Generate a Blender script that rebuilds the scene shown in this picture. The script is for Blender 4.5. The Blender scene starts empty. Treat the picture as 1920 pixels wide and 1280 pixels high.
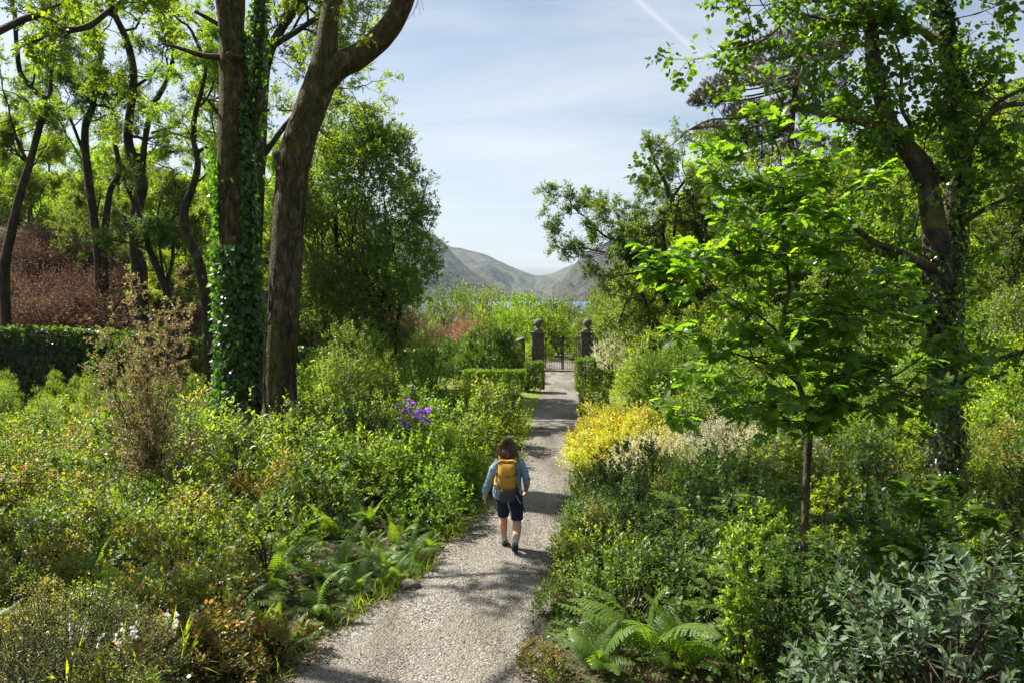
import bpy, math, random
import numpy as np
from mathutils import Vector

# ------------------------------------------------------------------ camera, sky, sun, exposure
SC = bpy.context.scene
COL = SC.collection
H = 3.7                      # eye height above the path
FPX = 1493.0                 # focal length in photograph pixels (28 mm on 36 mm)
PITCH = math.atan(80 / FPX)  # horizon lies 80 px above the middle
cam_d = bpy.data.cameras.new("camera")
cam = bpy.data.objects.new("camera", cam_d)
COL.objects.link(cam)
cam.location = (0, 0, H)
cam.rotation_euler = (math.pi / 2 - PITCH, 0, 0)
cam_d.lens = 28.0
cam_d.sensor_width = 36.0
cam_d.clip_start = 0.05
cam_d.clip_end = 20000
SC.camera = cam

SUN_AZ = math.radians(-63)   # left of straight ahead
SUN_EL = math.radians(50)
sun_dir = Vector((math.sin(SUN_AZ) * math.cos(SUN_EL), math.cos(SUN_AZ) * math.cos(SUN_EL), math.sin(SUN_EL)))
sun_d = bpy.data.lights.new("sun", 'SUN')
sun_d.energy = 5.0
sun_d.angle = math.radians(0.55)
sun_d.color = (1.0, 0.95, 0.86)
sun = bpy.data.objects.new("sun", sun_d)
COL.objects.link(sun)
sun.rotation_euler = (-sun_dir).to_track_quat('-Z', 'Y').to_euler()
sun.location = sun_dir * 60


def pdir(px, py):
    dx = (px - 960) / FPX
    dy = -(py - 640) / FPX
    c, s = math.cos(PITCH), math.sin(PITCH)
    return np.array([dx, c + dy * s, -s + dy * c])


def P(px, py, D):
    d = pdir(px, py)
    return np.array([0, 0, H]) + d * (D / d[1])


def G(px, py, z=0.0):
    d = pdir(px, py)
    return np.array([0, 0, H]) + d * ((z - H) / d[2])


world = bpy.data.worlds.new("World")
SC.world = world
world.use_nodes = True
wt = world.node_tree
wt.nodes.clear()


def wn(t, **kw):
    n = wt.nodes.new(t)
    for k, v in kw.items():
        setattr(n, k, v)
    return n


wl = wt.links.new
sky = wn('ShaderNodeTexSky', sky_type='NISHITA', sun_disc=False)
sky.sun_elevation = SUN_EL
sky.sun_rotation = SUN_AZ
sky.air_density = 1.0
sky.dust_density = 2.2
sky.ozone_density = 1.2
bg = wn('ShaderNodeBackground')
bg.inputs[1].default_value = 0.05
wo = wn('ShaderNodeOutputWorld')
tc = wn('ShaderNodeTexCoord')
sep = wn('ShaderNodeSeparateXYZ')
wl(tc.outputs['Generated'], sep.inputs[0])
den = wn('ShaderNodeMath', operation='ADD'); den.inputs[1].default_value = 0.12
zc = wn('ShaderNodeMath', operation='MAXIMUM'); zc.inputs[1].default_value = 0.0
wl(sep.outputs[2], zc.inputs[0]); wl(zc.outputs[0], den.inputs[0])
dx_ = wn('ShaderNodeMath', operation='DIVIDE'); wl(sep.outputs[0], dx_.inputs[0]); wl(den.outputs[0], dx_.inputs[1])
dy_ = wn('ShaderNodeMath', operation='DIVIDE'); wl(sep.outputs[1], dy_.inputs[0]); wl(den.outputs[0], dy_.inputs[1])
cmb = wn('ShaderNodeCombineXYZ'); wl(dx_.outputs[0], cmb.inputs[0]); wl(dy_.outputs[0], cmb.inputs[1])
mp = wn('ShaderNodeMapping'); mp.inputs['Rotation'].default_value = (0, 0, math.radians(28)); mp.inputs['Scale'].default_value = (0.55, 1.5, 1)
wl(cmb.outputs[0], mp.inputs[0])
ns = wn('ShaderNodeTexNoise'); ns.inputs['Scale'].default_value = 0.75; ns.inputs['Detail'].default_value = 9; ns.inputs['Roughness'].default_value = 0.56; ns.inputs['Distortion'].default_value = 0.7
wl(mp.outputs[0], ns.inputs['Vector'])
cr = wn('ShaderNodeValToRGB')
cr.color_ramp.elements[0].position = 0.36; cr.color_ramp.elements[0].color = (0, 0, 0, 1)
cr.color_ramp.elements[1].position = 0.70; cr.color_ramp.elements[1].color = (1, 1, 1, 1)
wl(ns.outputs[0], cr.inputs[0])


def skyv(px, py):
    d = pdir(px, py)
    d = d / np.linalg.norm(d)
    return np.array([d[0], d[1]]) / (d[2] + 0.12)


# vapour trails: straight lines on the cloud layer
def trail(p0, p1, width, strength):
    a, b = skyv(*p0), skyv(*p1)
    t = (b - a) / np.linalg.norm(b - a)
    nrm = np.array([-t[1], t[0]])
    ln = np.linalg.norm(b - a)
    d1 = wn('ShaderNodeVectorMath', operation='DOT_PRODUCT'); d1.inputs[1].default_value = (nrm[0], nrm[1], 0); wl(cmb.outputs[0], d1.inputs[0])
    d2 = wn('ShaderNodeVectorMath', operation='DOT_PRODUCT'); d2.inputs[1].default_value = (t[0], t[1], 0); wl(cmb.outputs[0], d2.inputs[0])
    s1 = wn('ShaderNodeMath', operation='SUBTRACT'); s1.inputs[1].default_value = float(nrm @ a); wl(d1.outputs['Value'], s1.inputs[0])
    ab = wn('ShaderNodeMath', operation='ABSOLUTE'); wl(s1.outputs[0], ab.inputs[0])
    m1 = wn('ShaderNodeMapRange'); m1.interpolation_type = 'SMOOTHSTEP'
    m1.inputs[1].default_value = width; m1.inputs[2].default_value = 0; m1.inputs[3].default_value = 0; m1.inputs[4].default_value = strength
    wl(ab.outputs[0], m1.inputs[0])
    m2 = wn('ShaderNodeMapRange'); m2.interpolation_type = 'SMOOTHSTEP'
    m2.inputs[1].default_value = float(t @ b); m2.inputs[2].default_value = float(t @ b) - ln * 0.35; m2.inputs[3].default_value = 0; m2.inputs[4].default_value = 1
    wl(d2.outputs['Value'], m2.inputs[0])
    mu = wn('ShaderNodeMath', operation='MULTIPLY'); wl(m1.outputs[0], mu.inputs[0]); wl(m2.outputs[0], mu.inputs[1])
    return mu.outputs[0]


tr = trail((1170, -20), (1330, 118), 0.016, 0.3)
cs = wn('ShaderNodeMath', operation='MULTIPLY'); cs.inputs[1].default_value = 0.75; wl(cr.outputs[0], cs.inputs[0])
ca = wn('ShaderNodeMath', operation='ADD', use_clamp=True); wl(cs.outputs[0], ca.inputs[0]); wl(tr, ca.inputs[1])
mixc = wn('ShaderNodeMix', data_type='RGBA')
wl(ca.outputs[0], mixc.inputs['Factor'])
wl(sky.outputs[0], mixc.inputs['A'])
mixc.inputs['B'].default_value = (6.5, 6.75, 7.05, 1)
wl(mixc.outputs['Result'], bg.inputs[0])
wl(bg.outputs[0], wo.inputs[0])

SC.view_settings.view_transform = 'Standard'
SC.view_settings.look = 'None'
SC.view_settings.gamma = 1.0
SC.view_settings.exposure = 1.42
SC.view_settings.use_curve_mapping = False
SC.render.engine = 'CYCLES'
cy = SC.cycles
cy.max_bounces = 6
cy.diffuse_bounces = 3
cy.glossy_bounces = 2
cy.transmission_bounces = 5
cy.transparent_max_bounces = 8
cy.volume_bounces = 0
cy.sample_clamp_indirect = 6.0
cy.caustics_reflective = False
cy.caustics_refractive = False
cy.use_denoising = True
cy.blur_glossy = 0.5

# ------------------------------------------------------------------ numpy mesh helpers
SEED = [100]


def RNG():
    SEED[0] += 1
    return np.random.default_rng(SEED[0])


def unit(v):
    v = np.asarray(v, float)
    return v / np.maximum(np.linalg.norm(v, axis=-1, keepdims=True), 1e-9)


class Geo:
    """triangles collected from numpy arrays; build() links them as ONE mesh object"""

    def __init__(self):
        self.v, self.f, self.n = [], [], 0

    def add(self, v, f):
        v = np.asarray(v, float).reshape(-1, 3)
        f = np.asarray(f, int).reshape(-1, 3)
        self.v.append(v); self.f.append(f + self.n); self.n += len(v)

    def mesh(self, name, mat, smooth=False):
        me = bpy.data.meshes.new(name)
        if self.n:
            v = np.concatenate(self.v); f = np.concatenate(self.f)
            me.vertices.add(len(v)); me.vertices.foreach_set('co', v.astype(np.float32).ravel())
            me.loops.add(len(f) * 3); me.loops.foreach_set('vertex_index', f.astype(np.int32).ravel())
            me.polygons.add(len(f)); me.polygons.foreach_set('loop_start', np.arange(0, len(f) * 3, 3, dtype=np.int32))
            me.polygons.foreach_set('use_smooth', np.full(len(f), bool(smooth)))
            me.update(calc_edges=True)
        if mat is not None:
            me.materials.append(mat)
        return me

    def build(self, name, mat, parent=None, smooth=False):
        return link(name, self.mesh(name, mat, smooth), parent)


def link(name, me, parent=None):
    o = bpy.data.objects.new(name, me)
    COL.objects.link(o)
    if parent is not None:
        o.parent = parent
    return o


def tag(o, label=None, cat=None, group=None, kind=None):
    if label: o['label'] = label
    if cat: o['category'] = cat
    if group: o['group'] = group
    if kind: o['kind'] = kind
    return o


ZONES = []


def zone(x, y, side=None):
    """the nearest landmark, as a phrase"""
    best = min((z for z in ZONES if side is None or z[3] == side), key=lambda z: (z[0] - x) ** 2 + (z[1] - y) ** 2)
    return best[2]


def thing(name, label, cat, loc=(0, 0, 0), rz=0.0, group=None):
    o = bpy.data.objects.new(name, None)
    o.empty_display_size = 0.2
    COL.objects.link(o)
    o.location = [float(a) for a in loc]
    o.rotation_euler = (0, 0, rz)
    return tag(o, label, cat, group)


def copy_tree(src, parent=None):
    c = src.copy()
    COL.objects.link(c)
    if parent is not None:
        c.parent = parent
    for ch in KIDS.get(src.name, list(src.children)):
        copy_tree(ch, c)
    return c


KIDS = {}


def vnoise(p, seed=0):
    """smooth value noise, p (n,3) -> (n,) in -1..1"""
    p = np.asarray(p, float)
    i = np.floor(p).astype(np.int64); f = p - i
    u = f * f * (3 - 2 * f)
    out = 0
    for dx in (0, 1):
        for dy in (0, 1):
            for dz in (0, 1):
                h = (i[:, 0] + dx) * 374761393 + (i[:, 1] + dy) * 668265263 + (i[:, 2] + dz) * 2147483647 + seed * 974711
                h = (h ^ (h >> 13)) * 1274126177
                h = (h ^ (h >> 16)) & 0xffffff
                w = (u[:, 0] if dx else 1 - u[:, 0]) * (u[:, 1] if dy else 1 - u[:, 1]) * (u[:, 2] if dz else 1 - u[:, 2])
                out = out + w * (h / 0x7fffff - 1.0)
    return out


def fbm(p, oct=4, seed=0):
    p = np.asarray(p, float)
    s, a = 0, 1.0
    for k in range(oct):
        s = s + a * vnoise(p * 2 ** k + 17.3 * k, seed + k)
        a *= 0.5
    return s / 1.9


def catmull(pts, n=6):
    pts = np.asarray(pts, float)
    q = np.vstack([2 * pts[0] - pts[1], pts, 2 * pts[-1] - pts[-2]])
    out = []
    for i in range(1, len(q) - 2):
        for t in np.linspace(0, 1, n, endpoint=False):
            a, b, c, d = q[i - 1], q[i], q[i + 1], q[i + 2]
            out.append(0.5 * (2 * b + (c - a) * t + (2 * a - 5 * b + 4 * c - d) * t * t + (3 * b - a - 3 * c + d) * t ** 3))
    out.append(q[-2])
    return np.array(out)


def tube(geo, pts, rad, sides=5, lump=0.0, lump_scale=3.0, cap=True, seed=0, flat=None):
    """tapered tube along pts; flat = optional (a,b) cross-section factors"""
    pts = np.asarray(pts, float); rad = np.broadcast_to(np.asarray(rad, float), (len(pts),)).copy()
    n = len(pts)
    T = np.empty_like(pts)
    T[1:-1] = pts[2:] - pts[:-2]; T[0] = pts[1] - pts[0]; T[-1] = pts[-1] - pts[-2]
    T = unit(T)
    ref = np.array([1.0, 0, 0]) if abs(T[0][0]) < 0.8 else np.array([0, 1.0, 0])
    U = np.empty_like(pts)
    u = ref
    for i in range(n):
        u = u - T[i] * (u @ T[i]); u = u / max(np.linalg.norm(u), 1e-9)
        U[i] = u
    W = np.cross(T, U)
    a = np.linspace(0, 2 * math.pi, sides, endpoint=False)
    ca, sa = np.cos(a), np.sin(a)
    if flat: ca, sa = ca * flat[0], sa * flat[1]
    dirs = U[:, None, :] * ca[None, :, None] + W[:, None, :] * sa[None, :, None]
    R = rad[:, None] * np.ones((1, sides))
    if lump:
        q = (pts[:, None, :] + dirs * rad[:, None, None]).reshape(-1, 3)
        R = R * (1 + lump * fbm(q * lump_scale, 3, seed).reshape(n, sides))
    V = (pts[:, None, :] + dirs * R[:, :, None]).reshape(-1, 3)
    i = np.arange(n - 1)[:, None] * sides
    j = np.arange(sides)[None, :]
    k = (j + 1) % sides
    q1 = np.stack([i + j, i + k, i + sides + k], -1).reshape(-1, 3)
    q2 = np.stack([i + j, i + sides + k, i + sides + j], -1).reshape(-1, 3)
    F = [q1, q2]
    if cap:
        V = np.vstack([V, pts[0], pts[-1]])
        jj = np.arange(sides); kk = (jj + 1) % sides
        F.append(np.stack([kk, jj, np.full(sides, n * sides)], -1))
        F.append(np.stack([(n - 1) * sides + jj, (n - 1) * sides + kk, np.full(sides, n * sides + 1)], -1))
    geo.add(V, np.concatenate(F))


def box(geo, c, s, jit=0.0, rng=None, rz=0.0):
    c = np.asarray(c, float); s = np.asarray(s, float) / 2
    v = np.array([[x, y, z] for x in (-1, 1) for y in (-1, 1) for z in (-1, 1)], float) * s
    if jit: v = v + rng.uniform(-jit, jit, v.shape)
    if rz:
        cz, sz = math.cos(rz), math.sin(rz)
        v = np.stack([v[:, 0] * cz - v[:, 1] * sz, v[:, 0] * sz + v[:, 1] * cz, v[:, 2]], -1)
    f = [[0, 1, 3], [0, 3, 2], [4, 6, 7], [4, 7, 5], [0, 4, 5], [0, 5, 1], [2, 3, 7], [2, 7, 6], [0, 2, 6], [0, 6, 4], [1, 5, 7], [1, 7, 3]]
    geo.add(v + c, f)


def ball(geo, c, r, nu=16, nv=10, lump=0.0, seed=0, ls=2.0):
    c = np.asarray(c, float); r = np.broadcast_to(np.asarray(r, float), (3,))
    th = np.linspace(0, math.pi, nv + 1)[:, None]; ph = np.linspace(0, 2 * math.pi, nu, endpoint=False)[None, :]
    v = np.stack([np.sin(th) * np.cos(ph), np.sin(th) * np.sin(ph), np.cos(th) * np.ones_like(ph)], -1).reshape(-1, 3)
    k = 1.0
    if lump: k = (1 + lump * fbm(v * ls + seed * 3.1, 3, seed))[:, None]
    f = []
    for i in range(nv):
        for j in range(nu):
            a, b = i * nu + j, i * nu + (j + 1) % nu
            f += [[a, a + nu, b + nu], [a, b + nu, b]]
    geo.add(c + v * r * k, f)


def lathe(geo, c, prof, sides=20):
    c = np.asarray(c, float)
    a = np.linspace(0, 2 * math.pi, sides, endpoint=False)
    V = np.concatenate([np.stack([r * np.cos(a), r * np.sin(a), np.full(sides, z)], -1) for r, z in prof]) + c
    F = []
    for i in range(len(prof) - 1):
        for j in range(sides):
            k = (j + 1) % sides
            F += [[i * sides + j, i * sides + k, (i + 1) * sides + k], [i * sides + j, (i + 1) * sides + k, (i + 1) * sides + j]]
    geo.add(V, F)


# ------------------------------------------------------------------ leaf templates: x = side, y = along, z = up; unit length
def fan_leaf(half, curl=0.12, fold=0.10):
    """half: list of (along, halfwidth); midrib plus both edges, folded and drooping"""
    v, f = [], []
    for t, w in half:
        zc_ = -curl * t * t
        v += [[0, t, zc_], [-w, t, zc_ + fold * (w / 0.3)], [w, t, zc_ + fold * (w / 0.3)]]
    for i in range(len(half) - 1):
        a, b = i * 3, (i + 1) * 3
        for s in (1, 2):
            if half[i][1] > 1e-6: f.append([a, b + s, a + s] if s == 1 else [a, a + s, b + s])
            if half[i + 1][1] > 1e-6 or True:
                f.append([a, b, b + s] if s == 1 else [a, b + s, b])
    v, f = np.array(v, float), np.array(f)
    ok = []
    for t in f:
        A = np.linalg.norm(np.cross(v[t[1]] - v[t[0]], v[t[2]] - v[t[0]]))
        if A > 1e-7: ok.append(t)
    return v, np.array(ok)


LEAF = {
    'diamond': (np.array([[0, 0, 0], [-.27, .48, .07], [.27, .48, .07], [0, 1, -.10]], float), np.array([[0, 3, 1], [0, 2, 3]])),
    'narrow': (np.array([[0, 0, 0], [-.15, .45, .04], [.15, .45, .04], [0, 1, -.12]], float), np.array([[0, 3, 1], [0, 2, 3]])),
    'needle': (np.array([[-.12, 0, 0], [.12, 0, 0], [0, 1, 0]], float), np.array([[0, 1, 2]])),
    'ovate': fan_leaf([(0, 0), (.32, .23), (.68, .20), (1, 0)], .14, .07),
    'broad': fan_leaf([(0, 0), (.28, .36), (.72, .34), (1, 0)], .12, .06),
    'round': fan_leaf([(0, 0), (.2, .36), (.6, .46), (.95, .2)], .10, .06),
    'lance': fan_leaf([(0, 0), (.3, .13), (.65, .12), (1, 0)], .2, .04),
    'ivy': fan_leaf([(0, 0), (.12, .46), (.5, .32), (1, 0)], .12, .05),
    'ivyfar': (np.array([[0, 0, 0], [-.42, .35, .04], [.42, .35, .04], [0, 1, -.10]], float), np.array([[0, 3, 1], [0, 2, 3]])),
    'oak': fan_leaf([(0, 0), (.2, .14), (.27, .09), (.38, .27), (.46, .14), (.6, .34), (.69, .18), (.82, .24), (1, 0)], .16, .05),
    'spiny': fan_leaf([(0, 0), (.16, .15), (.22, .10), (.38, .21), (.45, .15), (.62, .19), (.7, .12), (1, 0)], .10, .06),
    'blade': fan_leaf([(0, .022), (.35, .024), (.7, .016), (1, 0)], .55, .0),
}


def put_leaves(geo, pos, axis, nrm, size, kind, rng=None, wj=0.15):
    V, F = LEAF[kind]
    pos = np.asarray(pos, float); n = len(pos)
    if n == 0: return
    y = unit(axis)
    z = nrm - y * np.sum(nrm * y, -1, keepdims=True); z = unit(z)
    x = np.cross(y, z)
    s = np.broadcast_to(np.asarray(size, float), (n,))[:, None, None]
    wv = np.ones((n, 1)) if rng is None else rng.uniform(1 - wj, 1 + wj, (n, 1))
    vv = (x[:, None, :] * (V[None, :, 0:1] * wv[:, :, None]) + y[:, None, :] * V[None, :, 1:2] + z[:, None, :] * V[None, :, 2:3]) * s + pos[:, None, :]
    ff = F[None] + (np.arange(n) * len(V))[:, None, None]
    geo.add(vv.reshape(-1, 3), ff.reshape(-1, 3))


def shoot_leaves(geo, rng, st, dr, L, n, size, kind, spread=0.9, up=0.35, tip=0.15, jit=0.35, twig=None, twig_r=0.003):
    """n leaves in a spiral on every shoot"""
    st = np.asarray(st, float); dr = unit(dr); S = len(st)
    if S == 0: return
    L = np.broadcast_to(np.asarray(L, float), (S,))
    r = unit(rng.normal(size=(S, 3))); e1 = unit(np.cross(dr, r)); e2 = np.cross(dr, e1)
    t = tip + (1 - tip) * (np.arange(n) + 0.5) / n
    ang = rng.uniform(0, 6.28, (S, 1)) + np.arange(n)[None] * 2.4
    rad = e1[:, None] * np.cos(ang)[..., None] + e2[:, None] * np.sin(ang)[..., None]
    pos = st[:, None] + dr[:, None] * (L[:, None] * t[None])[..., None]
    sp = spread * (1 - 0.45 * t)[None, :, None]
    ax = dr[:, None] * (1 - sp * 0.6) + rad * sp + rng.normal(size=(S, n, 3)) * jit * 0.5
    nm = dr[:, None] * 0.7 + np.array([0, 0, up * 2]) - rad * 0.25 + rng.normal(size=(S, n, 3)) * jit
    sz = size * rng.uniform(0.45, 1.2, (S, n)) * rng.uniform(.75, 1.2, (S, 1)) * (1 - 0.25 * np.abs(t - 0.4))[None]
    put_leaves(geo, pos.reshape(-1, 3), ax.reshape(-1, 3), nm.reshape(-1, 3), sz.ravel(), kind, rng)
    if twig is not None:
        thin_twigs(twig, st, st + dr * L[:, None], twig_r)


def thin_twigs(geo, a, b, r):
    """three-sided straight twigs, all at once"""
    a = np.asarray(a, float); b = np.asarray(b, float); S = len(a)
    if S == 0: return
    d = unit(b - a)
    ref = np.where(np.abs(d[:, 2:3]) < 0.9, np.array([[0, 0, 1.0]]), np.array([[1.0, 0, 0]]))
    u = unit(np.cross(d, ref)); w = np.cross(d, u)
    r = np.broadcast_to(np.asarray(r, float), (S,))[:, None]
    vs = []
    for k in range(3):
        o = u * math.cos(k * 2.094) + w * math.sin(k * 2.094)
        vs.append(a + o * r)
    for k in range(3):
        o = u * math.cos(k * 2.094) + w * math.sin(k * 2.094)
        vs.append(b + o * r * 0.5)
    V = np.stack(vs, 1)
    F = np.array([[0, 1, 4], [0, 4, 3], [1, 2, 5], [1, 5, 4], [2, 0, 3], [2, 3, 5]])
    geo.add(V.reshape(-1, 3), (F[None] + (np.arange(S) * 6)[:, None, None]).reshape(-1, 3))


# ------------------------------------------------------------------ materials
def mat(name):
    m = bpy.data.materials.new(name)
    m.use_nodes = True
    nt = m.node_tree
    b = nt.nodes['Principled BSDF']
    return m, nt, b, nt.nodes['Material Output']


def ramp(nt, stops, src, interp='LINEAR'):
    r = nt.nodes.new('ShaderNodeValToRGB')
    r.color_ramp.interpolation = interp
    els = r.color_ramp.elements
    while len(els) < len(stops): els.new(0.5)
    for e, (p, c) in zip(els, stops):
        e.position = p; e.color = (*c, 1)
    nt.links.new(src, r.inputs[0])
    return r.outputs[0]


def leaf_mat(name, cols, trans=0.42, rough=0.42, spec=0.5, tcol=(1.9, 1.75, 0.4), obj_var=0.25, gain=1.14):
    m, nt, b, out = mat(name)
    if trans:
        cols = [(min(.8, c[0] * gain * 1.1), min(.8, c[1] * gain), min(.8, c[2] * gain)) for c in cols]
        tcol = tuple(k * 1.45 for k in tcol); trans = min(.6, trans + .08)
    L = nt.links.new
    g = nt.nodes.new('ShaderNodeNewGeometry')
    st = [(i / max(1, len(cols) - 1), c) for i, c in enumerate(cols)]
    col = ramp(nt, st, g.outputs['Random Per Island'])
    oi = nt.nodes.new('ShaderNodeObjectInfo')
    hs = nt.nodes.new('ShaderNodeHueSaturation')
    mr = nt.nodes.new('ShaderNodeMapRange'); mr.inputs[3].default_value = 1 - obj_var; mr.inputs[4].default_value = 1 + obj_var
    L(oi.outputs['Random'], mr.inputs[0]); L(mr.outputs[0], hs.inputs['Value'])
    mh = nt.nodes.new('ShaderNodeMapRange'); mh.inputs[3].default_value = 0.485; mh.inputs[4].default_value = 0.512
    ml = nt.nodes.new('ShaderNodeMath'); ml.operation = 'MULTIPLY'; ml.inputs[1].default_value = 7.31
    fr = nt.nodes.new('ShaderNodeMath'); fr.operation = 'FRACT'
    L(oi.outputs['Random'], ml.inputs[0]); L(ml.outputs[0], fr.inputs[0]); L(fr.outputs[0], mh.inputs[0]); L(mh.outputs[0], hs.inputs['Hue'])
    L(col, hs.inputs['Color'])
    L(hs.outputs[0], b.inputs['Base Color'])
    b.inputs['Roughness'].default_value = rough
    b.inputs['Specular IOR Level'].default_value = spec
    tr_ = nt.nodes.new('ShaderNodeBsdfTranslucent')
    mx = nt.nodes.new('ShaderNodeMix'); mx.data_type = 'RGBA'; mx.blend_type = 'MULTIPLY'; mx.inputs['Factor'].default_value = 1
    L(hs.outputs[0], mx.inputs['A']); mx.inputs['B'].default_value = (*tcol, 1)
    L(mx.outputs['Result'], tr_.inputs[0])
    ms = nt.nodes.new('ShaderNodeMixShader'); ms.inputs[0].default_value = trans
    L(b.outputs[0], ms.inputs[1]); L(tr_.outputs[0], ms.inputs[2])
    L(ms.outputs[0], out.inputs[0])
    return m


def noise_mat(name, stops, scale=4.0, rough=0.85, bump=0.3, bscale=None, detail=6, stretch=None, spec=0.25, dist=0.02, second=None):
    """procedural colour from object-space noise plus bump; second = (stops, scale, lo, hi) overlays patches"""
    m, nt, b, out = mat(name)
    L = nt.links.new
    tcn = nt.nodes.new('ShaderNodeTexCoord')
    src = tcn.outputs['Object']
    if stretch:
        mpn = nt.nodes.new('ShaderNodeMapping'); mpn.inputs['Scale'].default_value = stretch
        L(src, mpn.inputs[0]); src = mpn.outputs[0]
    n1 = nt.nodes.new('ShaderNodeTexNoise'); n1.inputs['Scale'].default_value = scale; n1.inputs['Detail'].default_value = detail; n1.inputs['Roughness'].default_value = 0.62
    L(src, n1.inputs['Vector'])
    col = ramp(nt, stops, n1.outputs[0])
    if second:
        cols2, sc2, lo, hi = second
        n3 = nt.nodes.new('ShaderNodeTexNoise'); n3.inputs['Scale'].default_value = sc2; n3.inputs['Detail'].default_value = 5
        L(tcn.outputs['Object'], n3.inputs['Vector'])
        fac = ramp(nt, [(lo, (0, 0, 0)), (hi, (1, 1, 1))], n3.outputs[0])
        c2 = ramp(nt, cols2, n1.outputs[0])
        mx = nt.nodes.new('ShaderNodeMix'); mx.data_type = 'RGBA'
        L(fac, mx.inputs['Factor']); L(col, mx.inputs['A']); L(c2, mx.inputs['B'])
        col = mx.outputs['Result']
    L(col, b.inputs['Base Color'])
    b.inputs['Roughness'].default_value = rough
    b.inputs['Specular IOR Level'].default_value = spec
    if bump:
        n2 = nt.nodes.new('ShaderNodeTexNoise'); n2.inputs['Scale'].default_value = bscale or scale * 3; n2.inputs['Detail'].default_value = 5
        L(src, n2.inputs['Vector'])
        bp = nt.nodes.new('ShaderNodeBump'); bp.inputs['Strength'].default_value = bump; bp.inputs['Distance'].default_value = dist
        L(n2.outputs[0], bp.inputs['Height']); L(bp.outputs[0], b.inputs['Normal'])
    return m


M = {}
M['leaf_mid'] = leaf_mat('leaf_mid', [(.035, .075, .014), (.06, .12, .02), (.09, .15, .025)])
M['leaf_bright'] = leaf_mat('leaf_bright', [(.06, .12, .018), (.09, .165, .022), (.13, .19, .028)], trans=.5)
M['leaf_lime'] = leaf_mat('leaf_lime', [(.06, .125, .014), (.09, .165, .018), (.12, .185, .02)], trans=.52)
M['leaf_dark'] = leaf_mat('leaf_dark', [(.022, .055, .013), (.04, .085, .018), (.06, .11, .022)], trans=.33, rough=.48, spec=.4)
M['leaf_olive'] = leaf_mat('leaf_olive', [(.04, .078, .02), (.068, .115, .028), (.11, .155, .042)], trans=.45)
M['leaf_holm'] = leaf_mat('leaf_holm', [(.036, .075, .02), (.062, .108, .028), (.105, .15, .045)], trans=.4)
M['leaf_gold'] = leaf_mat('leaf_gold', [(.12, .21, .02), (.23, .29, .03), (.32, .34, .035), (.36, .26, .05), (.26, .32, .035)], trans=.42, tcol=(1.3, 1.3, .4))
M['leaf_hyper'] = leaf_mat('leaf_hyper', [(.05, .11, .02), (.09, .15, .024), (.14, .17, .025), (.22, .19, .03), (.10, .15, .025), (.3, .15, .03)], trans=.45, tcol=(1.4, 1.5, .45))
M['leaf_red'] = leaf_mat('leaf_red', [(.05, .09, .02), (.09, .13, .022), (.13, .15, .025), (.22, .13, .03), (.10, .13, .025), (.2, .06, .03)], trans=.42, tcol=(1.5, 1.4, .6))
M['leaf_bronze'] = leaf_mat('leaf_bronze', [(.15, .15, .065), (.22, .2, .10), (.27, .22, .115), (.17, .19, .07)], trans=.38, tcol=(1.1, 1.1, .65))
M['leaf_grey'] = leaf_mat('leaf_grey', [(.06, .09, .045), (.10, .135, .06), (.16, .19, .10)], trans=.28)
M['leaf_white'] = leaf_mat('leaf_white', [(.08, .11, .045), (.36, .36, .26), (.55, .53, .42), (.12, .16, .06), (.6, .57, .47)], trans=.22, tcol=(1.1, 1.2, .7))
M['leaf_ivy'] = leaf_mat('leaf_ivy', [(.018, .05, .012), (.035, .08, .016), (.06, .12, .02)], trans=.38, rough=.3, spec=.6, tcol=(2.1, 2.2, .4))
M['leaf_olearia'] = leaf_mat('leaf_olearia', [(.05, .09, .05), (.075, .125, .07), (.12, .175, .115)], trans=.22, rough=.5, spec=.35, tcol=(1.3, 1.5, .7))
M['leaf_oak'] = leaf_mat('leaf_oak', [(.04, .085, .015), (.062, .118, .018), (.095, .15, .02)], trans=.52, tcol=(1.7, 1.9, .35))
M['leaf_alder'] = leaf_mat('leaf_alder', [(.045, .09, .016), (.07, .13, .02), (.10, .155, .022)], trans=.5, rough=.36, tcol=(1.7, 1.9, .35))
M['leaf_fern'] = leaf_mat('leaf_fern', [(.07, .145, .022), (.105, .185, .03)], trans=.42, rough=.5)
M['leaf_pine'] = leaf_mat('leaf_pine', [(.03, .045, .02), (.05, .062, .024), (.09, .07, .03)], trans=.15, rough=.5, tcol=(1.2, 1.2, .6))
M['bracken'] = leaf_mat('bracken', [(.045, .028, .018), (.08, .052, .034), (.16, .12, .085), (.055, .034, .022)], trans=.2, rough=.7, tcol=(1.2, 1, .7))
M['bracken_pink'] = leaf_mat('bracken_pink', [(.16, .09, .06), (.28, .18, .13), (.34, .24, .17), (.2, .12, .08)], trans=.25, rough=.7, tcol=(1.1, 1, .8))
M['grass'] = leaf_mat('grass', [(.07, .13, .018), (.11, .18, .025), (.16, .2, .035)], trans=.4)
M['lawn'] = leaf_mat('lawn', [(.10, .15, .02), (.15, .2, .028), (.22, .23, .045)], trans=.35)
M['petal_purple'] = leaf_mat('petal_purple', [(.20, .06, .42), (.30, .12, .55), (.40, .2, .62)], trans=.4, rough=.6, tcol=(1.2, 1, 1.2))
M['petal_white'] = leaf_mat('petal_white', [(.7, .7, .72), (.8, .8, .78)], trans=.35, rough=.6, tcol=(1, 1, 1))
M['litter'] = leaf_mat('litter', [(.05, .03, .018), (.10, .06, .03), (.16, .10, .05), (.04, .06, .018), (.05, .09, .02)], trans=.15, rough=.8, tcol=(1, 1, 1))
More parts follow.
